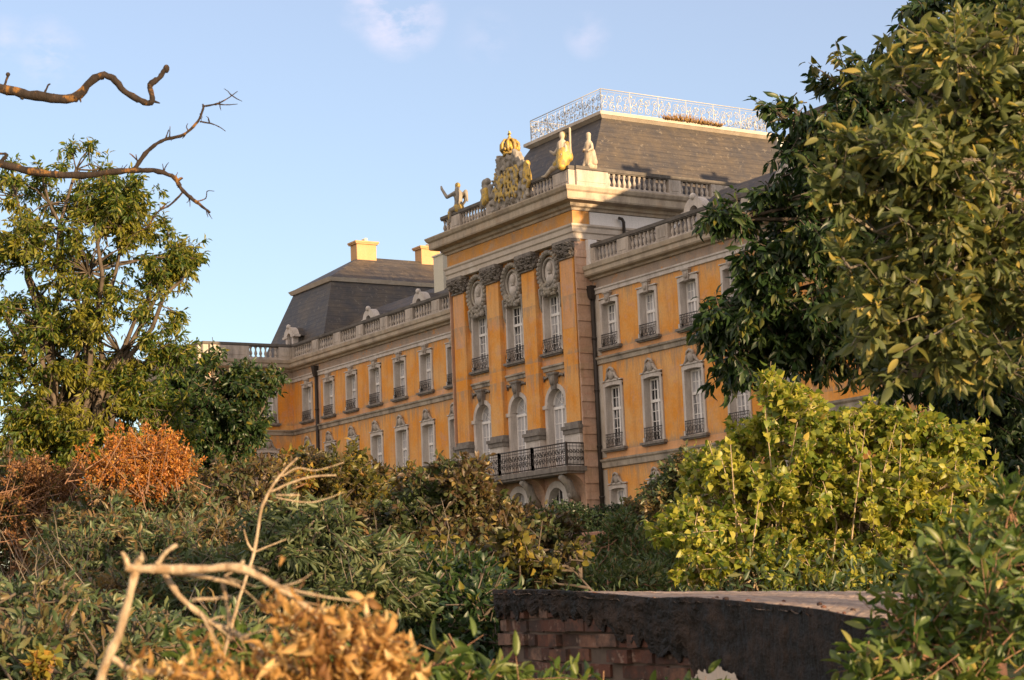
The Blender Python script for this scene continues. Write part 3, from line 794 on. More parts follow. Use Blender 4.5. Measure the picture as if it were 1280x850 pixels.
# seated angel, arm raised, legs hanging over the end of its pier (body faces -X)
sb = [V((0,0,.18),.26,(0,0,.55),.22), V((0,0,.55),.22,(-.02,0,.95),.25), V((-.02,0,1.0),.1,(-.03,0,1.18),.09), V((-.04,0,1.32),.15,(-.05,0,1.4),.14),
      V((0,-.2,.98),.12,(-.62,-.34,.86),.1), V((-.62,-.34,.86),.1,(-1.02,-.4,1.38),.08), V((-1.02,-.4,1.38),.09,(-1.1,-.4,1.56),.06),
      V((0,.26,.96),.11,(.1,.42,.66),.09), V((.1,.42,.66),.09,(-.24,.4,.44),.07),
      V((0,.14,.16),.17,(-.58,.18,.18),.13), V((-.58,.18,.18),.13,(-.72,.16,-.32),.085), V((-.72,.16,-.32),.07,(-.9,.14,-.52),.05),
      V((0,-.14,.16),.17,(-.54,-.2,.14),.13), V((-.54,-.2,.14),.13,(-.6,-.22,-.42),.085), V((-.6,-.22,-.42),.07,(-.78,-.24,-.6),.05),
      V((.2,.2,.9),.1,(.36,.26,1.02),.12), V((.36,.26,1.02),.12,(.44,.3,.5),.06), V((.16,-.2,.95),.12,(.36,-.26,1.1),.14), V((.36,-.26,1.1),.14,(.42,-.3,.45),.07)]
sg = [('hair', [V((-.02,0,1.42),.165,(0,0,1.4),.155)], M['gold']),
      ('drapery', [V((-.05,.16,.2),.2,(-.45,.18,.24),.16), V((-.58,-.2,.02),.15,(-.62,-.22,-.3),.1), V((0,0,.2),.3,(.1,0,.1),.28)], M['gold'])]
statue('seated_statue', (-4.75, RY-.2, 19.3), 'grey winged figure with gilded hair waving from the far left end of the parapet', M['statue'], sb, sg, k=1.08)
# seated gilded figure with a leg stretched along the parapet
sb = [V((0,0,.25),.3,(0,0,.7),.25), V((0,0,.7),.25,(0,-.02,1.02),.26), V((0,0,1.1),.1,(0,0,1.25),.09), V((0,0,1.42),.15,(0,-.01,1.5),.145),
      V((-.26,0,1.02),.1,(-.52,-.1,.72),.085), V((-.52,-.1,.72),.08,(-.7,-.2,.9),.06), V((.26,0,1.02),.1,(.36,-.1,.66),.09), V((.36,-.1,.66),.08,(.3,-.3,.5),.065),
      V((-.12,-.05,.2),.19,(-.7,-.15,.1),.14), V((-.7,-.15,.1),.13,(-1.15,-.2,-.12),.09), V((-1.15,-.2,-.12),.08,(-1.4,-.25,-.1),.05)]
sg = [('drapery', [V((.1,-.1,.25),.33,(.15,-.1,.6),.3), V((.1,-.1,.2),.3,(.28,-.3,-.02),.2), V((-.1,0,.3),.24,(-.4,-.1,.24),.2), V((.25,.05,1.0),.16,(.3,.1,.4),.2)], M['gold']),
      ('hair', [V((0,.04,1.5),.155,(0,.05,1.42),.15)], M['gold']),
      ('staff', [V((.42,.1,.5),.06,(.42,.12,1.7),.06)], M['statue_pale'])]
statue('reclining_statue', (6.2, RY-.2, 19.32), 'gilded seated figure with staff, its pale leg stretched along the parapet corner', M['statue_pale'], sb, sg, k=1.2)
# standing pale figure
sb = [V((0,0,.15),.34,(0,0,.5),.3), V((0,0,.5),.3,(0,0,1.0),.25), V((0,0,1.0),.24,(0,0,1.32),.25), V((0,0,1.42),.1,(0,0,1.5),.09), V((0,0,1.64),.14,(0,0,1.74),.145),
      V((-.26,0,1.3),.1,(-.4,-.12,.98),.09), V((-.4,-.12,.98),.08,(-.12,-.28,1.0),.07), V((.26,0,1.3),.1,(.42,-.06,.98),.09), V((.42,-.06,.98),.08,(.3,-.28,.85),.07),
      V((-.1,-.1,.4),.22,(-.14,-.3,.05),.12), V((.12,-.05,.4),.22,(.2,-.2,.05),.12), V((.18,.1,.9),.16,(.3,.12,.2),.2)]
sg = [('headdress', [V((0,0,1.8),.15,(0,0,1.9),.16)], M['statue_pale']), ('plinth', [V((-.2,-.1,-.02),.2,(.2,-.1,-.02),.2), V((-.2,.15,-.02),.2,(.2,.15,-.02),.2)], M['statue_pale'])]
statue('standing_statue', (6.8, RY+1.05, 19.36), 'pale draped standing figure at the sunlit right corner of the parapet', M['statue_pale'], sb, sg, k=.92)
# coat of arms under a crown
loc = (.6, RY-.25, 18.5); ca = empty('coat_of_arms', loc); tag(ca, 'huge carved coat of arms under a gilded crown on the parapet', 'coat of arms')
rr = random.Random(3); cs = []; gs = []; CX = .5
def half(z): return 2.0-.18*z-.16*z*z*.5 if z < 2.2 else 1.2-.55*(z-2.2)
for _ in range(330):
    z = rr.uniform(-.15, 2.75); h = max(half(z), .3); x = rr.uniform(-h, h); y = rr.uniform(-.3, .15)
    dz = rr.uniform(-.3, .12); dx = (.12 if x > 0 else -.12)*rr.uniform(.2, 1.6)
    cs.append(((loc[0]+CX+x, loc[1]+y, loc[2]+z), rr.uniform(.07,.16), (loc[0]+CX+x+dx, loc[1]+y-.08, loc[2]+z+dz), rr.uniform(.05,.12)))
for k in range(12):
    z = .1+2.4*k/11; h = max(half(z)-.35, .15); cs.append(((loc[0]+CX-h, loc[1]+.05, loc[2]+z), .26, (loc[0]+CX+h, loc[1]+.05, loc[2]+z), .26))
capsules(cs, 'mantling', M['statue'], ca, .055, 1)
for _ in range(150):
    x = rr.uniform(-1.25, 1.25); z = rr.uniform(.4, 1.95)
    gs.append(((loc[0]+CX+x, loc[1]-.33, loc[2]+z), rr.uniform(.05,.09), (loc[0]+CX+x+rr.uniform(-.14,.14), loc[1]-.36, loc[2]+z-rr.uniform(.0,.3)), rr.uniform(.04,.08)))
capsules(gs, 'gilded_shields', M['gold'], ca, .05, 1)
c = MB(); zc = loc[2]+2.68; K = .72; cxx = loc[0]+CX
c.lathe((cxx, loc[1], zc), [(.52*K,0),(.58*K,.05*K),(.58*K,.22*K),(.5*K,.26*K)], 14)
for k in range(8):
    a = 2*math.pi*k/8
    c.tube([(cxx+r*K*math.cos(a), loc[1]+r*K*math.sin(a), zc+z*K) for r, z in ((.52,.22),(.7,.5),(.68,.9),(.45,1.2),(.1,1.28))], [.1*K,.13*K,.13*K,.1*K,.08*K], 6)
    c.ball((cxx+.66*K*math.cos(a+.39), loc[1]+.66*K*math.sin(a+.39), zc+.45*K), .14*K, 6, 4)
c.ball((cxx, loc[1], zc+.6*K), .6*K, 10, 6, (1,1,1)); c.ball((cxx, loc[1], zc+1.4*K), .16*K, 8, 5)
c.box(cxx-.04, cxx+.04, loc[1]-.04, loc[1]+.04, zc+1.5*K, zc+1.95*K); c.box(cxx-.13, cxx+.13, loc[1]-.04, loc[1]+.04, zc+1.66*K, zc+1.78*K)
c.build('crown', M['gold'], ca)
# helmeted trophy left of the arms, gilded child right of it
tl = [V((0,0,.1),.32,(0,0,.6),.26), V((0,0,.6),.26,(-.05,0,1.0),.22), V((-.1,0,1.2),.24,(.12,0,1.22),.2), V((-.35,0,1.1),.12,(.1,0,1.3),.16), V((-.3,-.1,.3),.15,(-.45,-.1,-.1),.12), V((.3,0,.2),.24,(.4,0,.9),.16), V((-.2,-.2,.8),.1,(.1,-.3,.4),.1)]
tg = [('gilded_drapery', [V((.2,-.2,.7),.2,(.25,-.22,.15),.22), V((.05,-.25,.4),.15,(.1,-.28,0),.12)], M['gold'])]
statue('helmet_trophy', (-1.55, RY-.22, 19.0), 'grey helmeted trophy with gilded drapery just left of the coat of arms', M['statue'], tl, tg, k=1.05)
pb = [V((0,0,.25),.26,(0,0,.6),.24), V((0,0,.6),.24,(.02,0,.85),.18), V((.02,0,1.02),.16,(.03,0,1.1),.155), V((-.2,-.05,.8),.08,(-.42,-.12,.95),.06), V((.2,0,.8),.08,(.36,-.1,.5),.07),
      V((.1,-.05,.3),.16,(.36,-.12,.2),.12), V((.36,-.12,.2),.12,(.2,-.14,-.1),.07), V((-.1,-.05,.25),.16,(-.1,-.1,-.2),.09), V((-.1,-.1,-.2),.08,(-.14,-.2,-.42),.05)]
statue('gilded_putto', (2.75, RY-.3, 19.0), 'small gilded child figure leaning on the right edge of the coat of arms', M['gold'], pb, [('hair', [V((.03,.02,1.14),.165,(.03,.03,1.1),.16)], M['gold'])], k=1.2)
# heap of dry weeds on the deck edge
w = MB()
for _ in range(420):
    y = random.uniform(7.3, 11.4); x = 3.95+random.gauss(0,.16); h = .15+.32*math.exp(-((y-9)/1.6)**2)
    w.tube([(x,y,23.46),(x+random.uniform(-.1,.1),y+random.uniform(-.25,.25),23.46+h*random.random()+.05)], [.03,.012], 3)
t = NT('dry_weeds'); M['dryweed'] = t.fin(t.mix(t.n('ShaderNodeNewGeometry').outputs['Random Per Island'], (.20,.11,.04), (.42,.26,.10)), .9)
tag(w.build('weed_heap', M['dryweed']), 'heap of dry brown weeds on the edge of the roof deck', 'weeds')

# ------------------------------------------------------------------ foliage
def leaf_mat(name, stops, trans=.45, noise_tint=None, rough=.42, tscale=.5, spec=.5):
    """stops: list of (pos, colour) picked per leaf; noise_tint=(colour, lo, hi) patches through the crown"""
    t = NT(name); g = t.n('ShaderNodeNewGeometry'); ri = g.outputs['Random Per Island']
    c = t.ramp(ri, stops)
    if noise_tint:
        col, lo, hi = noise_tint
        nz = t.noise(tscale, 4, .6, g.outputs['Position'])
        c = t.mix(t.mask(t.math('ADD', nz, t.math('MULTIPLY', t.math('SUBTRACT', ri, .5), .16)), lo, hi), c, col)
    p = t.n('ShaderNodeBsdfPrincipled'); t.l(c, p.inputs['Base Color']); p.inputs['Roughness'].default_value = rough; p.inputs['Specular IOR Level'].default_value = spec
    tr = t.n('ShaderNodeBsdfTranslucent'); t.l(t.mix(1, c, (1.15,1.15,.7), 'MULTIPLY'), tr.inputs[0])
    mx = t.n('ShaderNodeMixShader', inp={0: trans}); t.l(p.outputs[0], mx.inputs[1]); t.l(tr.outputs[0], mx.inputs[2]); t.l(mx.outputs[0], t.out.inputs[0])
    return t.m
def bark_mat(name, a, b, lich=None, scale=7):
    t = NT(name); P = geo_pos(t)
    mp = t.n('ShaderNodeMapping', inp={'Vector': P}); mp.inputs['Scale'].default_value = (1, 1, .35)
    n = t.noise(scale, 6, .7, mp.outputs[0]); c = t.mix(t.mask(n, .35, .65), a, b)
    if lich: c = t.mix(t.mask(t.noise(scale*.5, 5, .7, P), .55, .63), c, lich)
    return t.fin(c, .9, bump=t.bump(n, .6, .02))
M['bark'] = bark_mat('dark_bark', (.05,.04,.03), (.14,.11,.085))
M['bark_grey'] = bark_mat('grey_bark', (.12,.10,.08), (.26,.22,.17))
M['bark_lichen'] = bark_mat('lichen_bark', (.016,.012,.010), (.045,.032,.025), (.20,.10,.028), 14)
M['stem_tan'] = bark_mat('tan_stem', (.22,.15,.09), (.52,.42,.29), (.30,.20,.11), 38)
M['twig_red'] = bark_mat('reddish_twig', (.16,.08,.05), (.28,.17,.10), None, 20)

TPL = {}
def tpl(kind):
    if kind == 'simple':     # two folded halves
        v = np.array([(0,0,0),(.42,.5,.10),(1,0,-.10),(.42,-.5,.10)]); f = np.array([(0,1,2),(0,2,3)])
    elif kind == 'mid':
        v = np.array([(0,0,0),(.28,.42,.10),(.62,.42,.06),(1,0,-.16),(.62,-.42,.06),(.28,-.42,.10),(.45,0,.02)])
        f = np.array([(0,6,1),(1,6,2),(2,6,3),(3,6,4),(4,6,5),(5,6,0)])
    elif kind == 'heart':
        v = np.array([(0,0,0),(-.05,.3,.08),(.22,.54,.12),(.6,.36,.04),(1,0,-.2),(.6,-.36,.04),(.22,-.54,.12),(-.05,-.3,.08),(.45,0,0)])
        f = np.array([(0,8,1),(1,8,2),(2,8,3),(3,8,4),(4,8,5),(5,8,6),(6,8,7),(7,8,0)])
    elif kind == 'fine':     # long blade with a bent midrib, for leaves near the viewer
        us = [0,.12,.3,.5,.7,.87,1]; wd = [0,.28,.46,.5,.40,.22,0]; rows = []
        for u, w in zip(us, wd):
            z = -.22*u*u; rows += [(u, w, z+.12*w*2), (u, 0, z), (u, -w, z+.12*w*2)]
        v = np.array(rows); f = []
        for i in range(6):
            a = i*3; b = a+3
            for k in (0, 1): f += [(a+k, a+k+1, b+k+1), (a+k, b+k+1, b+k)]
        f = np.array(f)
    elif kind == 'curl':     # dried, rolled leaf
        us = np.linspace(0, 1, 7); rows = []
        for u in us:
            w = .42*math.sin(math.pi*min(u*.9+.08, 1)); an = 1.7
            x = .5*math.sin(u*2.6)*.9; z = -.45*u*u-.1*math.sin(u*5)
            for k in (-1, -.5, 0, .5, 1):
                rows.append((.42*math.sin(2.7*u)+.25*u+.06*math.sin(8*u+k), w*math.sin(k*an), -.34*(1-math.cos(2.7*u))+w*(1-math.cos(k*an))*.16))
        v = np.array(rows); f = []
        for i in range(6):
            for k in range(4):
                a = i*5+k; f += [(a, a+1, a+6), (a, a+6, a+5)]
        f = np.array(f)
    return v, f
for k in ('simple', 'mid', 'heart', 'fine', 'curl'): TPL[k] = tpl(k)

def unit(a): return a/(np.linalg.norm(a, axis=-1, keepdims=True)+1e-9)
class Leaves:
    def __init__(s, kind): s.kind = kind; s.P = []; s.A = []; s.L = []; s.W = []
    def add(s, P, A, L, W): s.P.append(P); s.A.append(A); s.L.append(L); s.W.append(W)
    def build(s, name, mat, parent, up_bias=.5):
        P = np.concatenate(s.P); A = unit(np.concatenate(s.A)); L = np.concatenate(s.L); W = np.concatenate(s.W); N = len(P)
        nrm = unit(rng.normal(size=(N, 3))*.75+np.array([0, 0, up_bias*2]))
        B = unit(np.cross(nrm, A)); C = np.cross(A, B)
        v, f = TPL[s.kind]
        VV = P[:, None, :]+A[:, None, :]*(v[None, :, 0:1]*L[:, None, None])+B[:, None, :]*(v[None, :, 1:2]*W[:, None, None])+C[:, None, :]*(v[None, :, 2:3]*L[:, None, None])
        FF = f[None]+(np.arange(N)*len(v))[:, None, None]
        return mesh_np(name, VV.reshape(-1, 3), FF.reshape(-1, 3), mat, parent)
def mesh_np(name, V_, F_, mat, parent, smooth=False):
    me = bpy.data.meshes.new(name); off = np.array(wp(parent)) if parent is not None else 0
    V_ = (V_-off).astype(np.float32); k = F_.shape[1]
    me.vertices.add(len(V_)); me.vertices.foreach_set('co', V_.ravel())
    me.loops.add(F_.size); me.loops.foreach_set('vertex_index', F_.ravel().astype(np.int32))
    me.polygons.add(len(F_)); me.polygons.foreach_set('loop_start', np.arange(0, F_.size, k, dtype=np.int32))
    if smooth: me.polygons.foreach_set('use_smooth', np.ones(len(F_), bool))
    me.update(calc_edges=True); me.materials.append(mat)
    o = bpy.data.objects.new(name, me); COL.objects.link(o)
    if parent is not None: o.parent = parent
    return o
class Twigs:
    """batch of straight tapered 4-sided rods"""
    def __init__(s): s.a = []; s.b = []; s.r0 = []; s.r1 = []
    def add(s, a, b, r0, r1):
        a = np.atleast_2d(a); b = np.atleast_2d(b); n = len(a)
        s.a.append(a); s.b.append(b); s.r0.append(np.full(n, r0) if np.isscalar(r0) else r0); s.r1.append(np.full(n, r1) if np.isscalar(r1) else r1)
    def build(s, name, mat, parent):
        a = np.concatenate(s.a); b = np.concatenate(s.b); r0 = np.concatenate(s.r0); r1 = np.concatenate(s.r1); n = len(a)
        t = unit(b-a); h = np.where(np.abs(t[:, 2:3]) < .9, np.array([[0, 0, 1.0]]), np.array([[1.0, 0, 0]]))
        u = unit(np.cross(t, h)); w = np.cross(t, u); vs = []
        for p, r in ((a, r0), (b, r1)):
            for k in range(5):
                an = 2*math.pi*k/5; vs.append(p+r[:, None]*(math.cos(an)*u+math.sin(an)*w))
        V_ = np.stack(vs, 1).reshape(-1, 3)
        f = np.array([(k, (k+1) % 5, 5+(k+1) % 5, 5+k) for k in range(5)])
        F_ = (f[None]+(np.arange(n)*10)[:, None, None]).reshape(-1, 4)
        return mesh_np(name, V_, F_, mat, parent, True)

def curve_pts(a, b, sag, n=5, wob=.06):
    a = np.asarray(a, float); b = np.asarray(b, float); L = np.linalg.norm(b-a); out = []
    w1 = rng.normal(size=3)*wob*L
    for i in range(n+1):
        t = i/n; p = a+(b-a)*t; p = p+np.array([0, 0, sag*L])*4*t*(1-t)+w1*math.sin(math.pi*t*2)*.5+rng.normal(size=3)*wob*.25*L*math.sin(math.pi*t)
        out.append(p)
    return out

def plant(name, label, cat, group, base, blobs, leaf, leafmat, barkmat, per=14, droop=.3, spread=.5, trunk_r=.16, crown_name='crown', trunk_name='trunk',
          fork=.45, shell=.45, twig_frac=.35, up_bias=.22, stems=1, twig_r=.012, gap=0, gapf=1.0, fork_pt=None, rag=.18, shoots=0):
    """blobs: (px, py, D, rx_px, ry_px, depth_m, clusters) - lobes of the crown"""
    root = empty(name, tuple(base)); tag(root, label, cat, group)
    kind, L0, W0 = leaf; base = np.array(base, float)
    lv = Leaves(kind); tw = Twigs(); tk = MB()
    cents = [U(b[0], b[1], b[2]) for b in blobs]
    mean = np.mean(cents, axis=0)
    forks = []
    for s in range(stems):
        bs = base+(np.array([rng.normal()*.35, rng.normal()*.35, 0]) if stems > 1 else 0)
        tgt = (np.array(fork_pt) if fork_pt is not None else base+(mean-base)*fork)+(np.array([rng.normal()*.6, rng.normal()*.6, rng.normal()*.2])*(stems > 1))
        pts = curve_pts(bs, tgt, 0, 5, .05); tk.tube(pts, np.linspace(trunk_r, trunk_r*.6, len(pts)), 8); forks.append(tgt)
    for bi, (px, py, D, rx, ry, rd, n) in enumerate(blobs):
        c = cents[bi]; sx = rx*D/FPX; sy = ry*D/FPX
        fk = min(forks, key=lambda q: np.linalg.norm(q-c))
        lp = curve_pts(fk, c, .06, 6, .07); r0 = trunk_r*.45
        for i in range(len(lp)-1):
            tw.add(lp[i], lp[i+1], r0*(1-i/len(lp)*.75), r0*(1-(i+1)/len(lp)*.75))
        d = unit(rng.normal(size=(n, 3))); r = rng.random(n)**shell*(1+np.clip(rng.normal(size=n)*rag, -.4, .45))
        loc = d*r[:, None]
        P = c+loc[:, 0:1]*sx*RT+loc[:, 1:2]*sy*UP+loc[:, 2:3]*rd*_fw
        if shoots:
            ns = max(1, int(n*shoots)); ds = unit(rng.normal(size=(ns, 3))*.8+.9*np.array([0, 0, 1.0])); sc3 = np.array([sx, rd, sy])
            ends = c+(ds[:, 0:1]*sx*RT+ds[:, 1:2]*rd*_fw+ds[:, 2:3]*sy*UP)*(1.05+.45*rng.random(ns))[:, None]
            st = c+(ends-c)*.6; tw.add(st, ends, twig_r, twig_r*.4)
            tt = .45+.55*rng.random((ns, 4)); P = np.concatenate([P, (st[:, None]+(ends-st)[:, None]*tt[:, :, None]).reshape(-1, 3)]); n = len(P)
        if gap:
            q_ = P*gapf; nv_ = np.sin(q_@np.array([1.1,.7,.9])+bi)+np.sin(q_@np.array([-.6,1.3,1.0])+2.1)+np.sin(q_@np.array([.4,-1.0,1.5])+4)
            P = P[(nv_ > gap) | (np.arange(n) >= n-(ns*4 if shoots else 0))]; n = len(P)
            if n == 0: continue
        outw = unit(P-c+np.array([0, 0, .25*sy]))
        tdir = unit(outw+rng.normal(size=(n, 3))*.55+np.array([0, 0, -droop*.6]))
        cl = (spread*(.7+.6*rng.random(n)))
        m = rng.random(n) < twig_frac
        lpa = np.array(lp); k = np.argmin(np.linalg.norm(lpa[None, 2:]-P[:, None]+rng.normal(size=(n, len(lp)-2, 3))*.1, axis=2), axis=1)+2; src = lpa[k]
        mid = (src+P)/2+np.array([0, 0, .05])*cl[:, None]+rng.normal(size=(n,3))*.08*np.linalg.norm(P-src, axis=1)[:, None]
        tw.add(src[m], mid[m], twig_r*1.8, twig_r*1.3); tw.add(mid[m], P[m], twig_r*1.3, twig_r)
        tw.add(P-tdir*cl[:, None]*.5, P+tdir*cl[:, None]*.5, twig_r*.8, twig_r*.35)
        N = n*per; ci = np.repeat(np.arange(n), per)
        s = rng.random(N)-.5
        side = unit(rng.normal(size=(N, 3)))
        Q = P[ci]+tdir[ci]*(s*cl[ci])[:, None]+side*(rng.random(N)*.12*cl[ci])[:, None]
        A = unit(tdir[ci]*.55+side*.9+np.array([0, 0, -droop]))
        q = .65+.6*rng.random(N)
        lv.add(Q, A, L0*q, W0*q*(.85+.3*rng.random(N)))
    tk.build(trunk_name, barkmat, root)
    tw.build('branches' if trunk_name == 'trunk' else 'twigs', barkmat, root)
    lv.build(crown_name, leafmat, root, up_bias)
    return root

# leaf colours (mostly albedos; the broad leaves have lit ones painted in)
G = leaf_mat
M['lf_ash'] = G('walnut_leaves', [(0,(.045,.09,.016)),(.45,(.09,.14,.022)),(.8,(.19,.21,.03)),(1,(.34,.28,.04))], .5, ((.28,.26,.035), .54, .68), tscale=.35)
M['lf_dark'] = G('dark_green_leaves', [(0,(.020,.045,.014)),(.6,(.035,.07,.02)),(.93,(.06,.09,.02)),(1,(.20,.17,.03))], .35, ((.12,.11,.02), .60, .68))
M['lf_ever'] = G('hedge_leaves', [(0,(.018,.04,.016)),(1,(.035,.06,.022))], .2)
M['lf_lilac'] = G('lilac_leaves', [(0,(.09,.15,.022)),(.35,(.20,.25,.035)),(.75,(.36,.36,.055)),(.95,(.50,.44,.09)),(1,(.46,.30,.07))], .5, ((.44,.41,.06), .50, .66), tscale=.8)
M['lf_mid'] = G('bush_leaves', [(0,(.055,.09,.04)),(.5,(.10,.14,.06)),(.82,(.17,.20,.09)),(.92,(.17,.12,.055)),(1,(.32,.22,.09))], .38, ((.20,.13,.055), .50, .62), tscale=1.3)
M['lf_elder'] = G('elder_leaves', [(0,(.06,.09,.035)),(.6,(.10,.135,.055)),(.93,(.18,.20,.09)),(1,(.26,.20,.08))], .35)
M['lf_russet'] = G('russet_leaves', [(0,(.07,.05,.025)),(.3,(.12,.07,.035)),(.6,(.08,.09,.03)),(.85,(.18,.11,.04)),(.95,(.34,.24,.06)),(1,(.45,.33,.09))], .4, ((.06,.085,.03), .50, .60), tscale=.9)
M['lf_orange'] = G('rust_seed_heads', [(0,(.28,.09,.02)),(.5,(.42,.16,.03)),(1,(.50,.26,.05))], .3, ((.30,.22,.05), .62, .7))
M['lf_brown'] = G('brown_seed_heads', [(0,(.13,.06,.03)),(.6,(.24,.11,.04)),(1,(.34,.19,.06))], .3)
M['lf_gold2'] = G('golden_green_leaves', [(0,(.05,.06,.02)),(.4,(.10,.10,.025)),(.75,(.22,.19,.035)),(.92,(.36,.27,.05)),(1,(.40,.20,.05))], .45, ((.10,.07,.03), .52, .62), tscale=1.2)
M['lf_gold'] = G('golden_leaves', [(0,(.16,.16,.03)),(.5,(.32,.26,.04)),(.8,(.42,.26,.05)),(1,(.45,.18,.04))], .45)
M['lf_big'] = G('broad_green_leaves', [(0,(.09,.12,.04)),(.65,(.14,.165,.06)),(.88,(.22,.21,.06)),(.93,(.40,.33,.08)),(1,(.52,.40,.11))], .45, None, .5)  # brightest yellow share paints lit leaves into the colour
M['lf_near'] = G('bright_shrub_leaves', [(0,(.055,.10,.025)),(.6,(.11,.16,.035)),(.93,(.17,.19,.04)),(1,(.40,.33,.09))], .42, None, .42)
M['lf_dry'] = G('dry_curled_leaves', [(0,(.16,.07,.025)),(.3,(.36,.19,.055)),(.6,(.52,.30,.10)),(.88,(.68,.46,.19)),(1,(.78,.62,.36))], .45, None, .65)
M['lf_grass'] = G('weedy_green', [(0,(.05,.085,.03)),(.6,(.08,.12,.04)),(1,(.15,.15,.05))], .35)

def gbase(px, D, dz=0):
    p = U(px, 600, D); return (p[0], p[1], ground_z(p[0], p[1])+dz)

# ------------------------------------------------------------------ ground, terrace
n = 90
gx = np.concatenate([np.linspace(-3000, -150, 12), np.linspace(-120, 200, 66), np.linspace(240, 3000, 12)])
gy = np.concatenate([np.linspace(-3000, -150, 12), np.linspace(-120, 40, 80), np.linspace(80, 3000, 12)])
vs = []; fs = []
for y in gy:
    for x in gx:
        z = ground_z(x, y) if y < -13.5 else -.62
        if abs(x-60) < 200 and -130 < y < -14: z += .12*math.sin(x*.9+y*.4)*math.sin(y*.7)
        vs.append((x, y, z))
W_ = len(gx)
for j in range(len(gy)-1):
    for i in range(W_-1): fs.append((j*W_+i, j*W_+i+1, (j+1)*W_+i+1, (j+1)*W_+i))
t = NT('rough_grass'); P = geo_pos(t)
c = t.mix(t.mask(t.noise(.6, 6, .7, P), .4, .62), (.035,.055,.02), (.09,.075,.035))
M['ground'] = t.fin(c, 1, bump=t.bump(t.noise(6, 5, .7, P), .8, .1))
m = MB(); m.add(vs, fs, True); tag(m.build('ground', M['ground']), kind='structure')
t = NT('red_sandstone'); P = geo_pos(t); br = t.n('ShaderNodeTexBrick', inp={'Scale': 1.0, 'Mortar Size': .012, 'Brick Width': .9, 'Row Height': .32})
mp = t.n('ShaderNodeMapping', inp={'Vector': P}); mp.inputs['Rotation'].default_value = (R(90), 0, 0); t.l(mp.outputs[0], br.inputs['Vector'])
br.inputs['Color1'].default_value = (.34,.17,.12,1); br.inputs['Color2'].default_value = (.42,.24,.17,1); br.inputs['Mortar'].default_value = (.16,.10,.08,1)
c = t.mix(t.mask(t.noise(1.1, 6, .7, P), .45, .65), br.outputs[0], (.20,.13,.10))
M['sandstone'] = t.fin(c, .9, bump=t.bump(t.noise(9, 4, .7, P), .4, .02))
tw_ = empty('terrace_wall', (20, -13.4, -1.9)); tag(tw_, 'low red sandstone terrace wall under the dark hedge', 'wall')
m = MB(); m.box(-40, 60, -13.6, -13.15, -2.2, -.72); m.build('wall_face', M['sandstone'], tw_)
m = MB(); m.box(-40, 60, -13.78, -13.1, -.72, -.48); m.build('coping', M['sandstone'], tw_, .03)

# ------------------------------------------------------------------ plants near the palace
def hedge_blobs(x0, x1, y, D, ry, n, cl): return [(x0+(x1-x0)*(i+.5)/n, y+random.uniform(-4, 4), D, (x1-x0)/n*.8, ry, 1.3, cl) for i in range(n)]
plant('clipped_hedge', 'long dark hedge on the terrace at the foot of the ochre palace', 'hedge', None, gbase(780, 75),
      hedge_blobs(690, 905, 649, 75, 16, 11, 330), ('simple', .13, .085), M['lf_ever'], M['bark'], 12, .0, .35, .06, 'foliage', 'stems', stems=3, shell=.4)
plant('round_bush', 'mid green bush rising beside the dark hedge before the right wing', 'bush', None, gbase(860, 52),
      [(862,600,52,34,36,1.2,420),(835,625,52,30,26,1.1,260),(895,640,52,34,34,1.2,340),(850,660,52,44,26,1.2,340),(800,640,54,20,16,.8,120)],
      ('simple', .16, .10), M['lf_mid'], M['bark'], 14, .1, .4, .06, 'foliage', 'stems', stems=3)
plant('weedy_shrub', 'soft grey green weeds between terrace wall and black wall top', 'weeds', None, gbase(770, 32),
      [(780,690,34,34,26,.8,260),(740,722,33,40,16,.9,260),(815,705,33,40,24,.9,260),(775,665,34,10,22,.5,60),(700,738,32,34,14,.9,200),(850,720,31,44,26,1,260),(775,735,28,90,18,1,320)],
      ('simple', .14, .045), M['lf_grass'], M['twig_red'], 16, -.3, .5, .03, 'foliage', 'stems', stems=4)
# ------------------------------------------------------------------ trees on the left
plant('broad_tree', 'tall loose walnut tree with yellow green sunlit top at left', 'tree', 'trees round the palace', gbase(70, 42),
      [(95,212,42,34,26,.8,80),(20,245,42,34,30,1,80),(62,255,42,44,36,1.3,120),(150,250,42,44,26,1.2,110),(155,285,42,50,26,1.3,110),(212,322,42,30,32,1,90),(228,350,42,14,20,.6,26),(30,330,42,50,50,1.5,150),(110,340,42,66,48,1.6,190),
       (185,378,42,46,34,1.2,120),(60,420,42,66,50,1.6,210),(150,440,42,60,46,1.5,180),(206,438,42,26,26,.8,50),(10,480,42,50,50,1.5,240),(70,510,42,70,48,1.6,368),(140,520,42,66,50,1.6,336),(200,545,42,36,40,1.2,144),
       (40,570,42,80,40,1.6,368),(130,580,42,80,36,1.6,352),(-40,300,42,50,70,1.6,100),(-40,430,42,60,70,1.6,110)],
      ('mid', .165, .055), M['lf_ash'], M['bark'], 30, .6, .62, .22, fork=.5, twig_frac=.45, gap=.30, gapf=1.7, rag=.30, shoots=.05)
plant('dense_tree', 'small dense dark green tree before the left end of the palace', 'tree', 'trees round the palace', gbase(280, 52),
      [(286,488,52,50,22,1.4,150),(252,492,52,30,28,1.2,90),(314,480,52,26,20,1.2,80),(342,468,52,12,18,.6,36),(262,530,52,46,34,1.5,180),(305,525,52,28,30,1.4,130),(230,560,52,40,40,1.5,180),(275,580,52,44,34,1.5,200),(262,452,52,9,16,.5,20),(222,480,52,22,40,.9,90),(300,462,52,14,10,.5,24)],
      ('mid', .20, .085), M['lf_dark'], M['bark'], 20, .5, .6, .2, fork=.5, gap=-1.1, gapf=2, rag=.25)
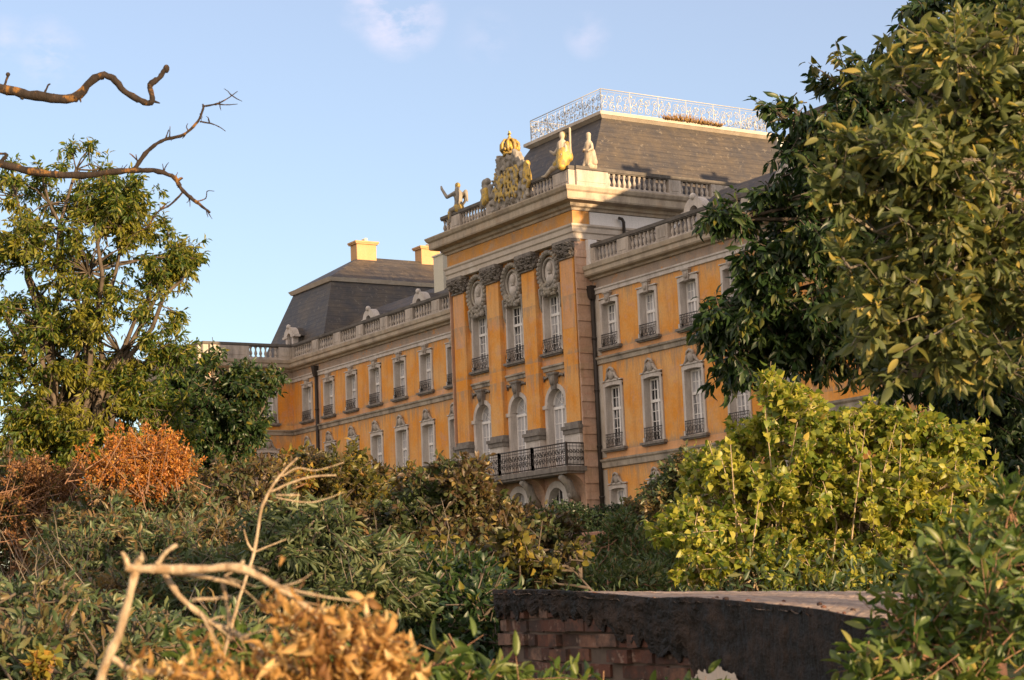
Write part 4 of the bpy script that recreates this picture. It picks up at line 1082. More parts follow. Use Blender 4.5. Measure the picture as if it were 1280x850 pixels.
# ------------------------------------------------------------------ bushes in the middle ground
def bush(label, blobs, leaf, lm, D, px, name='bush', per=14, droop=.15, spread=.4, cat='bush', group='wild bushes in front of the palace', stems=4, bk='bark', **kw):
    for k_, v_ in (('gap', -.8), ('gapf', 3.2 if D > 12 else 6), ('rag', .25), ('shoots', .07 if D > 6.5 else 0)): kw.setdefault(k_, v_)
    return plant(name, label, cat, group, gbase(px, D), blobs, leaf, M[lm], M[bk], per, droop, spread, .04 if D > 12 else .008, 'foliage', 'stems', stems=stems, **kw)
def seedheads(label, blobs_head, blobs_leaf, D, px, mat_head, mat_leaf, name='shrub'):
    root = bush(label, blobs_leaf, ('mid', .11, .045), mat_leaf, D, px, name=name, droop=-.05, per=18)
    lv = Leaves('simple'); tw = Twigs()
    for (x, y, d, rx, ry, rd, n) in blobs_head:
        c = U(x, y, d); k = d/FPX
        dd = unit(rng.normal(size=(n, 3)))*(rng.random(n)**.5*(1+np.clip(rng.normal(size=n)*.22,-.4,.5)))[:, None]
        P = c+dd[:, 0:1]*rx*k*RT+dd[:, 1:2]*ry*k*UP+dd[:, 2:3]*rd*_fw
        ax = unit(np.array([0, 0, 1.0])+.45*rng.normal(size=(n, 3))+dd*.5)
        h = .22+.2*rng.random(n)
        tw.add(P-ax*.5, P+ax*h[:, None], .010, .004)
        N = n*46; ci = np.repeat(np.arange(n), 46); s = rng.random(N)
        Q = P[ci]+ax[ci]*(s*h[ci])[:, None]+unit(rng.normal(size=(N, 3)))*(.075*(1-s)+.012)[:, None]
        lv.add(Q, unit(rng.normal(size=(N, 3))+np.array([0, 0, .6])), .035+.035*rng.random(N), .018+.02*rng.random(N))
    tw.build('seed_stalks', M['twig_red'], root); lv.build('seed_heads', M[mat_head], root)
    return root
seedheads('shrub topped with bright rust orange dry flower heads', [(170,582,25,52,30,.8,150),(135,604,25,24,24,.6,50),(205,600,25,34,26,.6,70),(228,590,25,12,10,.3,14),(170,615,25,56,22,.8,110)],
          [(170,655,25,70,34,1,330),(120,680,25,60,40,1,260),(220,670,25,50,44,1,260),(170,620,25.3,50,30,.8,150)], 25, 175, 'lf_orange', 'lf_mid')
seedheads('shrub with dull brown dry flower heads at the left edge', [(60,622,27,38,26,.8,80),(30,600,27,26,16,.6,40),(80,650,27,40,30,.8,80),(15,660,27,40,40,.8,100),(55,690,26,46,30,.8,90),(96,605,27,14,20,.4,20)],
          [(50,690,27,70,50,1,330),(10,640,27.5,50,50,1,200),(90,720,26,60,40,1,240)], 27, 50, 'lf_brown', 'lf_russet')
bush('dark purple brown bush behind the thin dead stem', [(270,640,29,46,40,1,240),(320,620,29,40,34,1,200),(250,690,28,50,40,1,220),(330,660,28,50,36,1,240),(225,620,30,30,34,1,120)], ('mid', .11, .05), 'lf_russet', 29, 285, per=20)
bush('dark bush full of yellow green and golden leaf tips before the left wing', [(390,600,31,44,24,.9,170),(345,600,31,30,18,.8,90),(430,588,31,24,18,.7,80),(470,620,31,36,26,.9,150),(420,640,30,60,36,1.1,260),(520,625,31,30,28,.8,120),(400,575,31,18,10,.4,40)],
     ('mid', .12, .06), 'lf_gold2', 31, 420, per=18)
plant('russet_tops', 'sprigs of golden and rust leaves at the top of the bush row', 'bush', 'wild bushes in front of the palace', gbase(370, 30),
      [(318,606,30,10,9,.3,22),(345,590,30,22,10,.4,34),(372,600,30,20,10,.4,26),(300,640,30,10,10,.3,14)], ('simple', .12, .07), M['lf_gold'], M['twig_red'], 14, .1, .3, .02, 'foliage', 'stems', stems=2)
bush('large russet brown bush below the balcony', [(572,612,26,30,22,.8,170),(560,620,26,44,26,.9,210),(520,650,26,50,36,1,270),(580,660,26,64,40,1.1,420),(655,676,26,46,26,1,230),(675,690,25,40,36,.9,210),(610,700,25,70,40,1.1,400),(530,700,25,60,40,1.1,330),(592,596,26,10,12,.4,22),(690,668,26,16,14,.5,40),(625,650,26,14,14,.4,36)],
     ('mid', .11, .055), 'lf_russet', 26, 590, per=22)
bush('low bush with yellow leaves scattered along the top of the black wall', [(640,690,19,40,22,.6,60),(690,705,19,36,18,.6,50),(600,725,19,44,26,.7,90),(560,700,19,24,20,.5,40)], ('heart', .085, .065), 'lf_gold2', 19, 630, per=9)
bush('dark shaded bush left of the brick wall', [(560,750,16,56,34,.8,300),(500,740,17,50,36,.8,260),(590,780,15,40,34,.7,200),(520,790,15,60,30,.8,260)], ('mid', .09, .042), 'lf_dark', 16, 550, per=18)
bush('feathery grey green elder bush behind the dead branch', [(400,690,15,64,34,.7,300),(440,730,15,60,40,.7,320),(360,670,15.5,44,28,.6,170),(470,765,14.5,44,30,.6,200),(380,750,14.5,60,40,.7,280),(330,720,15,40,34,.6,150)],
     ('simple', .12, .03), 'lf_elder', 15, 400, per=26, droop=.55, spread=.35)
bush('mid green bush below the rust flower heads', [(150,700,19,70,36,.9,330),(220,720,18,60,40,.9,300),(90,740,18,60,40,.9,270),(190,770,16,70,40,.8,320),(270,760,16,60,44,.8,300),(290,700,19,50,40,.8,230)], ('mid', .10, .03), 'lf_mid', 18, 180, per=22)
bush('shaded broad leaved bush in the bottom left corner', [(50,780,10,80,36,.5,180),(20,830,9,60,40,.5,140),(110,800,10,60,34,.5,150),(140,840,9,70,34,.5,160),(220,820,10,60,40,.5,160),(300,820,10.5,60,40,.5,170)], ('mid', .075, .026), 'lf_mid', 10, 100, per=15, spread=.22)
tw = Twigs()
for _ in range(95):
    x = rng.choice([rng.uniform(-20, 150), rng.uniform(230, 340), rng.uniform(100, 560)]); d = rng.uniform(13, 27); y0 = rng.uniform(715, 800)-(d-13)*4; a = U(x, y0, d); h = rng.uniform(.3, .75)
    b = a+np.array([rng.normal()*.22, rng.normal()*.22, h]); m_ = (a+b)/2+rng.normal(size=3)*.04; tw.add(a, m_, .004, .003); tw.add(m_, b, .003, .0012)
    for k in range(2):
        e_ = m_+(b-m_)*rng.uniform(.1, .8); tw.add(e_, e_+np.array([rng.normal()*.09, rng.normal()*.09, .10]), .002, .001)
tag(tw.build('dry_stalks', M['bark_grey'], None), kind='stuff')
plant('yellow_sprig', 'single sprig of bright yellow leaves in the bottom left greenery', 'plant', None, gbase(58, 8.4), [(55,826,8.4,14,9,.06,12)], ('simple', .06, .035), M['lf_gold'], M['twig_red'], 12, .1, .08, .006, 'foliage', 'stems')
# ------------------------------------------------------------------ right side
bush('big sunlit lilac bush with yellow green leaves on the right',
     [(966,505,23,12,24,.4,60),(990,528,23,30,28,.7,120),(1010,565,23,46,36,.9,200),(940,575,23.5,32,30,.8,110),(905,620,23,44,40,.9,190),(1062,572,23,40,40,.9,170),(1130,550,23,38,26,.8,130),(1178,562,23,32,22,.7,90),(1090,530,23,26,14,.6,50),(1206,548,23,12,8,.3,14),(870,685,22,38,38,.8,160),
      (970,655,22.5,62,50,1,290),(1060,650,22.5,64,54,1,290),(1150,630,22.5,58,46,1,250),(1218,632,22.5,22,28,.6,60),(960,715,22,80,24,.9,240),(1080,710,22,80,30,.9,260),(1170,700,22,60,40,.9,220)],
     ('heart', .092, .074), 'lf_lilac', 23, 1030, name='lilac_bush', per=13, droop=.35, spread=.36, bk='stem_tan', stems=11, shell=.6, twig_r=.007, gap=.7, gapf=2.0, shoots=.2, rag=.3)
lil = [o for o in bpy.data.objects if o.name == 'lilac_bush'][0]
tw = Twigs(); lv = Leaves('heart')
for _ in range(90):          # upright canes carrying pairs of leaves
    x = rng.uniform(860, 1215); yb = 745; top = 500+55*abs(x-1040)/180+rng.uniform(0, 150); d = rng.uniform(21.6, 23.2)
    a = U(x, yb, d); b = U(x+rng.normal()*26, top, d); mid = (a+b)/2+rng.normal(size=3)*.12
    tw.add(a, mid, .016, .011); tw.add(mid, b, .011, .004)
    n_ = 26; tt = rng.random(n_)**.7; Q = np.where(tt[:, None] < .5, a+(mid-a)*tt[:, None]*2, mid+(b-mid)*(tt[:, None]*2-1))
    keep = tt > .35; Q = Q[keep]; n_ = len(Q); A = rng.normal(size=(n_, 3))+np.array([0, 0, -.2]); q = .7+.5*rng.random(n_)
    lv.add(Q+unit(A)*.02, A, .10*q, .08*q)
tw.build('cane', M['stem_tan'], lil); lv.build('cane_leaves', M['lf_lilac'], lil, .22)
plant('ash_tree', 'dark green tree with hanging leaf clusters before the right wing', 'tree', 'trees round the palace', gbase(1400, 27),
      [(1065,112,27,38,32,.8,70),(1000,145,27,30,20,.6,40),(975,143,27,13,8,.3,10),(1030,200,27,50,44,1,140),(985,250,27,30,22,.7,50),(930,272,27,38,15,.6,44),(893,272,27,14,10,.3,12),(1000,310,27,56,42,1.1,150),(950,345,27,30,22,.6,50),(940,400,27,46,34,.9,100),(893,412,27,17,20,.5,24),
       (925,455,27,28,24,.6,44),(1010,420,27,50,50,1,130),(1090,300,27.5,80,110,1.5,360),(1100,180,27.5,60,70,1.2,170),(1160,70,27.5,60,60,1.2,150),(1240,20,27.5,80,44,1.5,150),(1120,420,27.5,80,60,1.4,210),(1200,460,28,80,60,1.5,210)],
      ('mid', .20, .072), M['lf_dark'], M['bark'], 20, .8, .52, .16, twig_frac=.6, gap=-.75, gapf=2.6, fork_pt=U(1330,330,27.5), rag=.25, shoots=.04)
plant('shady_tree', 'dense dark tree at the right edge behind the lilac bush', 'tree', 'trees round the palace', gbase(1290, 30),
      [(1240,480,30,60,60,1.5,260),(1260,570,30,50,60,1.5,260),(1215,560,30,30,70,1.2,160),(1270,650,30,50,60,1.5,220),(1280,400,30,50,60,1.4,150)], ('simple', .2, .1), M['lf_ever'], M['bark'], 16, .2, .6, .2)
plant('near_tree', 'large leaved green tree hanging into the picture from the right', 'tree', 'trees round the palace', gbase(1440, 8.5),
      [(1170,120,8.6,62,46,.4,60),(1225,70,8.6,66,56,.45,76),(1262,140,8.6,56,66,.45,76),(1115,200,8.4,54,36,.35,46),(1180,220,8.5,76,56,.45,92),(1095,290,8.4,60,40,.35,60),(1160,320,8.4,76,56,.45,92),(1240,300,8.6,66,86,.55,110),(1105,385,8.4,60,46,.35,66),(1180,420,8.4,76,56,.45,92),(1250,430,8.6,56,66,.45,76),
       (1062,335,8.3,24,20,.2,12),(1046,225,8.3,14,26,.2,8),(1150,470,8.4,50,18,.3,26),(1120,110,8.5,24,16,.2,10),(1085,245,8.4,24,14,.2,10)],
      ('fine', .086, .032), M['lf_big'], M['bark_grey'], 14, .25, .26, .04, twig_frac=.8, up_bias=.3, twig_r=.0035, gap=-.4, gapf=5, fork_pt=U(1420,280,8.6), rag=.22, shoots=.06)
bush('leafy shrub with pale twigs in the near right corner', [(1200,745,6,66,40,.3,70),(1155,795,6,54,34,.3,60),(1230,800,5.6,70,50,.3,80),(1085,842,5.6,40,14,.15,24),(1260,690,6.4,40,50,.3,50),(1180,840,5.6,80,26,.3,60),(1190,690,6.4,40,26,.3,24)],
     ('fine', .062, .023), 'lf_near', 6, 1180, name='near_shrub', per=12, gap=.25, gapf=5, shoots=.1, droop=.1, spread=.22, bk='twig_red', twig_r=.003, twig_frac=.5, stems=1, fork_pt=U(1230,790,5.9))
bush('sunlit pointed green leaves at bottom centre', [(540,846,5.2,44,20,.16,26),(580,858,5.2,44,20,.16,26),(520,862,5.2,50,18,.16,22),(560,818,5.3,26,10,.1,9),(620,852,5.3,26,12,.12,10)],
     ('fine', .085, .024), 'lf_near', 5.2, 560, name='leafy_plant', cat='plant', group='leafy plants at the bottom edge', per=7, droop=.25, spread=.18, bk='twig_red', twig_r=.003, stems=3)
bush('shaded broad green leaves against the foot of the brick wall', [(680,872,6.2,46,16,.16,26),(730,874,6.2,36,14,.16,20),(640,874,6,40,16,.18,20),(860,872,7.0,60,10,.18,24)],
     ('fine', .075, .030), 'lf_near', 6.2, 690, name='leafy_plant', cat='plant', group='leafy plants at the bottom edge', per=8, droop=.1, spread=.18, bk='twig_red', twig_r=.003, stems=3)
bush('green and yellow leaves under the dry curled leaves', [(300,820,5.4,50,30,.2,26),(370,835,5.4,50,30,.2,28),(250,850,5.2,44,20,.2,20),(440,850,5.4,44,22,.2,22),(400,810,5.6,34,12,.2,8)],
     ('fine', .07, .022), 'lf_near', 5.4, 350, name='leafy_plant', cat='plant', group='leafy plants at the bottom edge', per=8, droop=.3, spread=.18, bk='twig_red', twig_r=.003, stems=3)

# undergrowth so that no bare ground shows between the bushes
lv = Leaves('simple')
N = 70000
d_ = 15+rng.random(N)**1.3*50; px_ = -100+1500*rng.random(N)
P = np.array([U(a, 600, b) for a, b in zip(px_, d_)]); h = rng.random(N)**1.5*(.35+.9*np.abs(np.sin(P[:, 0]*.7)*np.cos(P[:, 1]*.9)))
P[:, 2] = np.array([ground_z(p[0], p[1]) for p in P])+h
lv.add(P, rng.normal(size=(N, 3))+np.array([0, 0, .8]), .06+.10*rng.random(N), .02+.03*rng.random(N))
ug = lv.build('undergrowth', M['lf_grass'], None); tag(ug, kind='stuff')

# woodland added out of view on the right to shade park and palace from the low sun
lv = Leaves('simple')
SH = np.array([math.cos(SUN_AZ), math.sin(SUN_AZ), 0]); SP = np.array([-math.sin(SUN_AZ), math.cos(SUN_AZ), 0])
def wood(along, across, ztop, rad, k=1500, hgt=None):
    """an unseen leaf crown added for its shade, standing 'along' metres towards the sun and 'across' metres beside the viewpoint"""
    p = CAM*np.array([1,1,0])+SH*along+SP*across; g0 = ground_z(p[0], p[1]); hgt = hgt or (ztop-g0)
    dd = unit(rng.normal(size=(k, 3)))*(rng.random(k)**.4)[:, None]
    P = np.array([p[0], p[1], ztop-hgt*.5])+dd*np.array([rad, rad, hgt*.5])
    lv.add(P, rng.normal(size=(k, 3)), .5+.4*rng.random(k), .35+.3*rng.random(k))
for q in SHADE_CROWNS: wood(*q)
tag(lv.build('shade_crowns', M['lf_dark'], None), kind='stuff')

# ------------------------------------------------------------------ ruined brick wall with its tarred edge and flat top
NEAR = [(613,741,11.0),(660,741,10.4),(700,742,10.0),(760,747,9.5),(815,752,9.1),(860,751,8.8),(920,756,8.3),(975,762,7.8),(1020,767,7.4),(1060,776,7.1),(1110,782,6.8),(1200,792,6.3)]
FAR = [(640,739,13.2),(690,739,13.2),(740,739,13.3),(800,739,13.4),(850,739,13.4),(900,739,13.5),(960,739,13.6),(1020,739,13.7),(1060,739,13.8),(1100,739,13.8),(1170,743,13.4),(1290,748,12.5)]
nr = np.array([U(*q) for q in NEAR]); fr_ = np.array([U(*q) for q in FAR])
bw_ = empty('brick_wall', tuple(nr[5]-np.array([0,0,1.6]))); tag(bw_, 'ruined brick wall with black tarred upper edge and pale sunlit flat top', 'wall')
def lerp_poly(poly, s):
    i = min(int(s), len(poly)-2); return poly[i]+(poly[i+1]-poly[i])*(s-i)
m = MB(); nu, nv = 110, 14; rr = random.Random(8)
vs = []; fs = []
for j in range(nv+1):
    for i in range(nu+1):
        s = i/nu*(len(nr)-1); a = lerp_poly(nr, s); b = lerp_poly(fr_, s); p = a+(b-a)*(j/nv)
        p = p+np.array([0, 0, rr.uniform(-.004, .004) + (rr.uniform(-.012,.0) if j == 0 else 0)])
        if j == 0: p = p+(a-b)/np.linalg.norm(a-b)*rr.uniform(-.04, .0)
        vs.append(p)
k = nu+1
for j in range(nv):
    for i in range(nu): fs.append((j*k+i, j*k+i+1, (j+1)*k+i+1, (j+1)*k+i))
m.add(vs, fs, False)
t = NT('cracked_concrete'); P = geo_pos(t)
c = t.mix(t.mask(t.noise(1.6, 6, .7, P), .42, .6), (.44,.33,.25), (.24,.18,.14)); c = t.mix(t.mask(t.noise(5, 6, .7, P), .56, .64), c, (.30,.14,.07))
M['slabtop'] = t.fin(c, .95, bump=t.bump(t.noise(12, 5, .7, P), .8, .03))
m.build('flat_top', M['slabtop'], bw_)
# front face: bricks in courses, tar coat hanging over them
t = NT('old_bricks'); g = t.n('ShaderNodeNewGeometry'); P = g.outputs['Position']
c = t.ramp(g.outputs['Random Per Island'], [(0,(.07,.035,.027)),(.4,(.13,.055,.038)),(.8,(.18,.085,.055)),(1,(.24,.15,.11))])
c = t.mix(t.math('MULTIPLY', t.mask(t.noise(4, 7, .75, P), .44, .58), .85), c, (.045,.035,.032))
c = t.mix(t.math('MULTIPLY', t.mask(t.noise(11, 6, .75, P), .58, .64), .5), c, (.34,.25,.2))
M['brick'] = t.fin(c, .95, bump=t.bump(t.noise(30, 5, .7, P), .7, .01))
t = NT('lime_mortar'); M['mortar'] = t.fin(t.mix(t.noise(8, 5, .7, geo_pos(t)), (.05,.04,.035), (.20,.15,.12)), .95)
t = NT('black_tar'); P = geo_pos(t); tn = t.noise(7, 6, .7, P)
M['tar'] = t.fin(t.mix(t.mask(tn, .45, .7), (.012,.010,.009), (.055,.038,.030)), t.ramp(tn, [(.3,(.55,)*3),(.7,(.95,)*3)]), spec=.3, bump=t.bump(tn, 1, .05))
t = NT('flaking_white_render'); M['render'] = t.fin(t.mix(t.noise(9, 6, .7, geo_pos(t)), (.42,.34,.28), (.66,.58,.50)), .95)
plan = nr.copy()
segL = np.linalg.norm(np.diff(plan[:, :2], axis=0), axis=1); cum = np.concatenate([[0], np.cumsum(segL)]); LT = cum[-1]
def at_len(s):
    s = min(max(s, 0), LT-1e-6); i = int(np.searchsorted(cum, s, side='right')-1); t_ = (s-cum[i])/segL[i]; p = plan[i]+(plan[i+1]-plan[i])*t_
    d = (plan[i+1]-plan[i])[:2]/segL[i]; nrm = np.array([d[1], -d[0]])
    return p, np.array([d[0], d[1], 0]), np.array([nrm[0], nrm[1], 0])
# the wall faces the viewer
p_, d_, n_ = at_len(1.0); FS = 1 if np.dot(n_, CAM-p_) > 0 else -1
ZTOP = lambda s: at_len(s)[0][2]
bk = MB(); mo = MB(); z = ZTOP(0)-.10; row = 0; rr = random.Random(4)
zt0 = plan[0][2]
for row in range(16):
    s = -(.12 if row % 2 else 0); zt_ = zt0-.09-row*.082
    while s < LT-.1:
        L = .235 if rr.random() < .75 else .118
        a, b = max(s+.006, .005), min(s+L-.006, LT)
        if b-a > .03 and rr.random() > .04:
            o = FS*rr.uniform(-.035, .012); (pa, da, na), (pb, db, nb) = at_len(a), at_len(b)
            def c_(p, nv_, off, zz): q = p+nv_*off; return (q[0], q[1], zz)
            j1, j2 = rr.uniform(-.005,.005), rr.uniform(-.005,.005)
            f0, bk_ = FS*(-.04)+o, FS*(-.18)
            if zt_ < min(pa[2], pb[2])-.05:
                bk.hexa([c_(pa,na,f0,zt_-.068+j1), c_(pb,nb,f0,zt_-.068+j2), c_(pb,nb,bk_,zt_-.068+j2), c_(pa,na,bk_,zt_-.068+j1)],
                        [c_(pa,na,f0,zt_+j2), c_(pb,nb,f0,zt_+j1), c_(pb,nb,bk_,zt_+j1), c_(pa,na,bk_,zt_+j2)])
        s += L
bk.build('brickwork', M['brick'], bw_)
def sheet(s0, s1, topf, botf, off, nu, nv, jit):
    vs = []; fs = []
    for i in range(nu+1):
        s = s0+(s1-s0)*i/nu; p, d, nv_ = at_len(s); zt_, zb_ = topf(s), botf(s)
        for j in range(nv+1):
            q = p+nv_*FS*(off(s, j/nv) + (rr.uniform(-jit, jit)))
            vs.append((q[0], q[1], zt_+(zb_-zt_)*j/nv))
    for i in range(nu):
        for j in range(nv): a = i*(nv+1)+j; fs.append((a, a+1, a+nv+2, a+nv+1))
    return vs, fs
v_, f_ = sheet(0, LT, lambda s: ZTOP(s)-.03, lambda s: zt0-2.2, lambda s, v: -.075, 60, 2, 0)
mo.add(v_, f_); mo.build('mortar_bed', M['mortar'], bw_)
from mathutils import noise as mnoise
def nz1(a, b=0.0): return mnoise.fractal(Vector((a, b, 3.3)), 1.0, 2.0, 6)
def tar_bot(s):
    u = s/LT
    d = .15+.10*nz1(s*3.2)+.05*nz1(s*13, 5)
    d += max(0, (u-.28))*.7+max(0, u-.47)*4.5
    return ZTOP(s)-min(max(d, .05), 2.0)
tar = MB()
v_, f_ = sheet(.0, LT, lambda s: ZTOP(s)+.018, tar_bot, lambda s, v: -.022+.016*nz1(s*6, v*4)-.012*v, 420, 30, .003)
tar.add(v_, f_, False)
o = tar.build('tar_coat', M['tar'], bw_); so = o.modifiers.new('s', 'SOLIDIFY'); so.thickness = .012; so.offset = 0
ren = MB()
v_, f_ = sheet(LT*.44, LT*.62, lambda s: zt0-.33-.10*(1+nz1(s*5, 9))-.35*abs(s/LT-.53)*4, lambda s: zt0-1.5, lambda s, v: .004, 120, 12, .003)
ren.add(v_, f_, False); ren.build('render_patch', M['render'], bw_)
# left return of the wall
m = MB(); e0 = nr[0]; e1 = fr_[0]
dv = (e1-e0)/np.linalg.norm(e1-e0)
c0 = e0-at_len(0)[2]*FS*.05; c1 = e1
m.quad((c0[0],c0[1],c0[2]-.02),(c1[0],c1[1],c1[2]-.02),(c1[0],c1[1],c1[2]-2),(c0[0],c0[1],c0[2]-2)); m.build('return_face', M['tar'], bw_)
# loose rubble and litter on the flat top
ru = MB(); rr = random.Random(12)
for _ in range(60):
    s = rr.uniform(.3, len(nr)-2.2); a = lerp_poly(nr, s); b = lerp_poly(fr_, s); p = a+(b-a)*abs(rr.gauss(0, .12)); r_ = rr.uniform(.005, .018)
    ru.ball((p[0], p[1], p[2]+r_*.3), r_, 5, 3, (rr.uniform(.7,1.6), rr.uniform(.7,1.6), rr.uniform(.5,.9)))
ru.build('rubble', M['brick'], bw_)

# ------------------------------------------------------------------ dead tree limbs top left (their trunk stands outside the picture)
D1 = 15.0
dt = empty('dead_tree', gbase(-330, D1)); tag(dt, 'bare dead tree reaching two crooked limbs into the sky at upper left', 'tree', 'trees round the palace')
tk = MB(); b0 = np.array(gbase(-330, D1)); tk.tube([b0, U(-330,500,D1), U(-325,300,D1), U(-300,120,D1), U(-280,20,D1)], [.32,.27,.24,.2,.12], 12); tk.build('trunk', M['bark_lichen'], dt)
thick = .72
def px_tube(m, pts, D, rpx, n=8, lumps=0, dz=0):
    out = []; rad = []
    P3 = [U(p[0], p[1], D+(p[2] if len(p) > 2 else 0)) for p in pts]
    # resample and roughen
    rs = np.interp(np.linspace(0, len(pts)-1, (len(pts)-1)*5+1), np.arange(len(pts)), rpx)*D/FPX*thick
    P3 = np.array(P3); q = []
    for i in range(len(P3)-1):
        p0 = P3[max(i-1, 0)]; p1 = P3[i]; p2 = P3[i+1]; p3 = P3[min(i+2, len(P3)-1)]
        for k in range(5):
            t_ = k/5
            q.append(.5*((2*p1)+(-p0+p2)*t_+(2*p0-5*p1+4*p2-p3)*t_**2+(-p0+3*p1-3*p2+p3)*t_**3))
    q.append(P3[-1])
    q = [p+rng.normal(size=3)*r*.10 for p, r in zip(q, rs)]
    rs = [r*(1+rng.normal()*.10) for r in rs]
    m.tube(q, rs, n)
    for _ in range(lumps):
        i = rng.integers(1, len(q)-1); v = rng.normal(size=3); v /= np.linalg.norm(v)
        m.ball(q[i]+v*rs[i]*.8, rs[i]*(.25+.3*rng.random()), 6, 4)
l1 = MB()
px_tube(l1, [(-300,90),(-160,80),(-60,100),(0,110),(45,120),(92,122),(118,98),(138,96),(155,113),(180,128),(190,126),(188,106),(200,97),(206,86)], D1, [18,14,10,8.5,8,8,6.5,6,6,5.5,5,5.5,4.5,4.5], 10, 26)
px_tube(l1, [(5,109),(10,94)], D1, [2.2,2]); l1.ball(U(10,93,D1), .02, 6, 4); px_tube(l1, [(55,118),(60,107),(63,105)], D1, [2,1.5,1.2]); px_tube(l1, [(190,126),(200,129)], D1, [3,1])
px_tube(l1, [(100,122),(101,128)], D1, [3,1]); l1.ball(U(208,86,D1), .035, 7, 5, (.8,.8,1.1))
l1.build('limb', M['bark_lichen'], dt)
l2 = MB()
px_tube(l2, [(-290,150),(-150,180),(-50,196),(0,205),(50,216),(100,219),(150,214),(185,213),(215,220),(228,238),(245,252),(263,266)], D1+.4, [17,13,9,7,6.5,6,5.5,4.5,4.2,4,3.2,1.6], 9, 24)
px_tube(l2, [(168,211),(185,188),(205,175),(230,168),(247,152),(254,135),(253,130)], D1+.4, [4,3.6,3,2.8,2.4,2,1], 7, 12)
px_tube(l2, [(253,133),(270,130),(283,124),(297,114)], D1+.4, [2,1.5,1.2,.6], 5); px_tube(l2, [(270,130),(284,131),(297,130)], D1+.4, [1.2,1,.5], 5)
px_tube(l2, [(250,152),(262,154),(273,158),(282,164)], D1+.4, [1.6,1.3,1,.5], 5); px_tube(l2, [(206,175),(211,162)], D1+.4, [1.4,.8], 5); px_tube(l2, [(174,203),(165,194),(162,192)], D1+.4, [1.8,1.2,.7], 5); px_tube(l2, [(172,206),(170,193)], D1+.4, [1.5,.7], 5)
px_tube(l2, [(229,240),(213,256),(197,265),(185,283),(172,290),(160,298)], D1+.4, [2.2,1.8,1.6,1.3,1,.6], 6, 5)
px_tube(l2, [(245,252),(257,248),(259,239),(268,239)], D1+.4, [1.2,1,.8,.5], 5); px_tube(l2, [(222,226),(228,222)], D1+.4, [3,2], 5); px_tube(l2, [(0,203),(8,193),(-6,192)], D1+.4, [4,3,2], 6)
for (x, y) in [(60,215),(100,218),(130,216),(205,214),(220,224),(236,245),(212,171),(235,163),(250,142),(275,127),(288,118),(200,262),(190,275),(262,154),(150,214),(258,262)]:
    for _ in range(2):
        a = rng.choice([-1, 1])*rng.uniform(.5, 1.9)+(.0 if rng.random() < .6 else 3.1); L = rng.uniform(5, 17)
        px_tube(l2, [(x,y),(x+L*.5*math.cos(a)+rng.normal(), y+L*.5*math.sin(a)+rng.normal()),(x+L*math.cos(a), y+L*math.sin(a))], D1+.4, [1.3,.9,.45], 4)
l2.build('limb', M['bark_lichen'], dt)

thick = .6
# ------------------------------------------------------------------ broken dead branch with curled leaves close by, bottom left
DB = 3.3
db = empty('dead_branch', tuple(U(120, 860, DB))); tag(db, 'broken pale dead branch with curled golden leaves close by at bottom left', 'branch', 'dead branches in the foreground')
m = MB()
px_tube(m, [(100,980,0),(125,850,0),(146,800,0),(158,760,0),(172,705,0),(176,700,0)], DB, [12,10,9.5,9,9,8], 10, 6)
px_tube(m, [(158,712),(180,711),(240,712),(300,711),(340,730),(385,760),(412,790),(440,830),(470,900)], DB, [8,10,9.5,9,8.5,7.5,6,5,4], 10, 8)
px_tube(m, [(206,716),(222,742),(260,775),(300,795),(350,828),(420,860),(500,900)], DB+.12, [7,6.5,6.5,6.5,6,5,4], 8, 6)
px_tube(m, [(160,708),(155,694),(152,690)], DB, [6,5,2], 7); px_tube(m, [(177,704),(177,690)], DB, [5,2], 7); px_tube(m, [(196,706),(208,690),(221,681)], DB, [5.5,4.5,4], 7)
px_tube(m, [(296,711),(305,701)], DB, [4.5,3], 6); px_tube(m, [(212,716),(260,722),(300,732)], DB+.05, [5,4.5,4], 7); px_tube(m, [(240,750),(270,748),(290,746)], DB+.12, [4,3.6,3.2], 7)
px_tube(m, [(140,822),(165,838),(210,842),(300,846)], DB, [8,7.5,7,5], 8); px_tube(m, [(305,792),(325,825),(345,870)], DB+.1, [4.5,4,3.5], 7); px_tube(m, [(278,725),(286,770),(288,800)], DB+.1, [4,4,4], 6)
px_tube(m, [(345,732),(400,745),(450,752)], DB-.05, [3,2.4,1.5], 6); px_tube(m, [(440,806),(480,800),(500,800)], DB, [3.5,3,2.5], 6)
for (x, y) in [(345,735),(365,750),(385,762),(410,790),(425,815),(300,797),(330,815),(360,834),(260,776),(400,780),(438,828),(280,720),(250,765),(460,800),(480,805)]:
    for _ in range(3):
        a = rng.uniform(-.6, 1.9); L = rng.uniform(22, 60); dd_ = rng.uniform(-.08, .08)
        px_tube(m, [(x,y,0),(x+L*.5*math.cos(a)+rng.normal()*3, y+L*.5*math.sin(a)+rng.normal()*3, dd_*.5),(x+L*math.cos(a), y+L*math.sin(a)+6, dd_)], DB, [2.4,1.7,.8], 5)
m.build('wood', M['stem_tan'], db)
lv = Leaves('curl')
clus = [(350,745,8),(372,770,12),(385,795,20),(410,770,16),(425,800,24),(445,765,16),(470,785,14),(430,835,24),(400,830,20),(380,850,18),(330,840,14),(300,845,12),(260,830,10),(235,845,10),(490,815,22),(508,840,22),(480,845,22),(470,800,14),(190,842,10),(215,832,10),(440,860,20),(255,800,6),(345,815,8),(450,790,10)]
for x, y, k in clus:
    k = int(k*1.7); P = np.array([U(x+rng.normal()*13, y+rng.normal()*13, DB+rng.normal()*.05) for _ in range(k)])
    lv.add(P, rng.normal(size=(k, 3))*.62+np.array([0, 0, -.8])+.15*RT, .034+.036*rng.random(k), .010+.011*rng.random(k))
lv.build('dry_leaves', M['lf_dry'], db, 0)
DS = 5.2; thick = .5
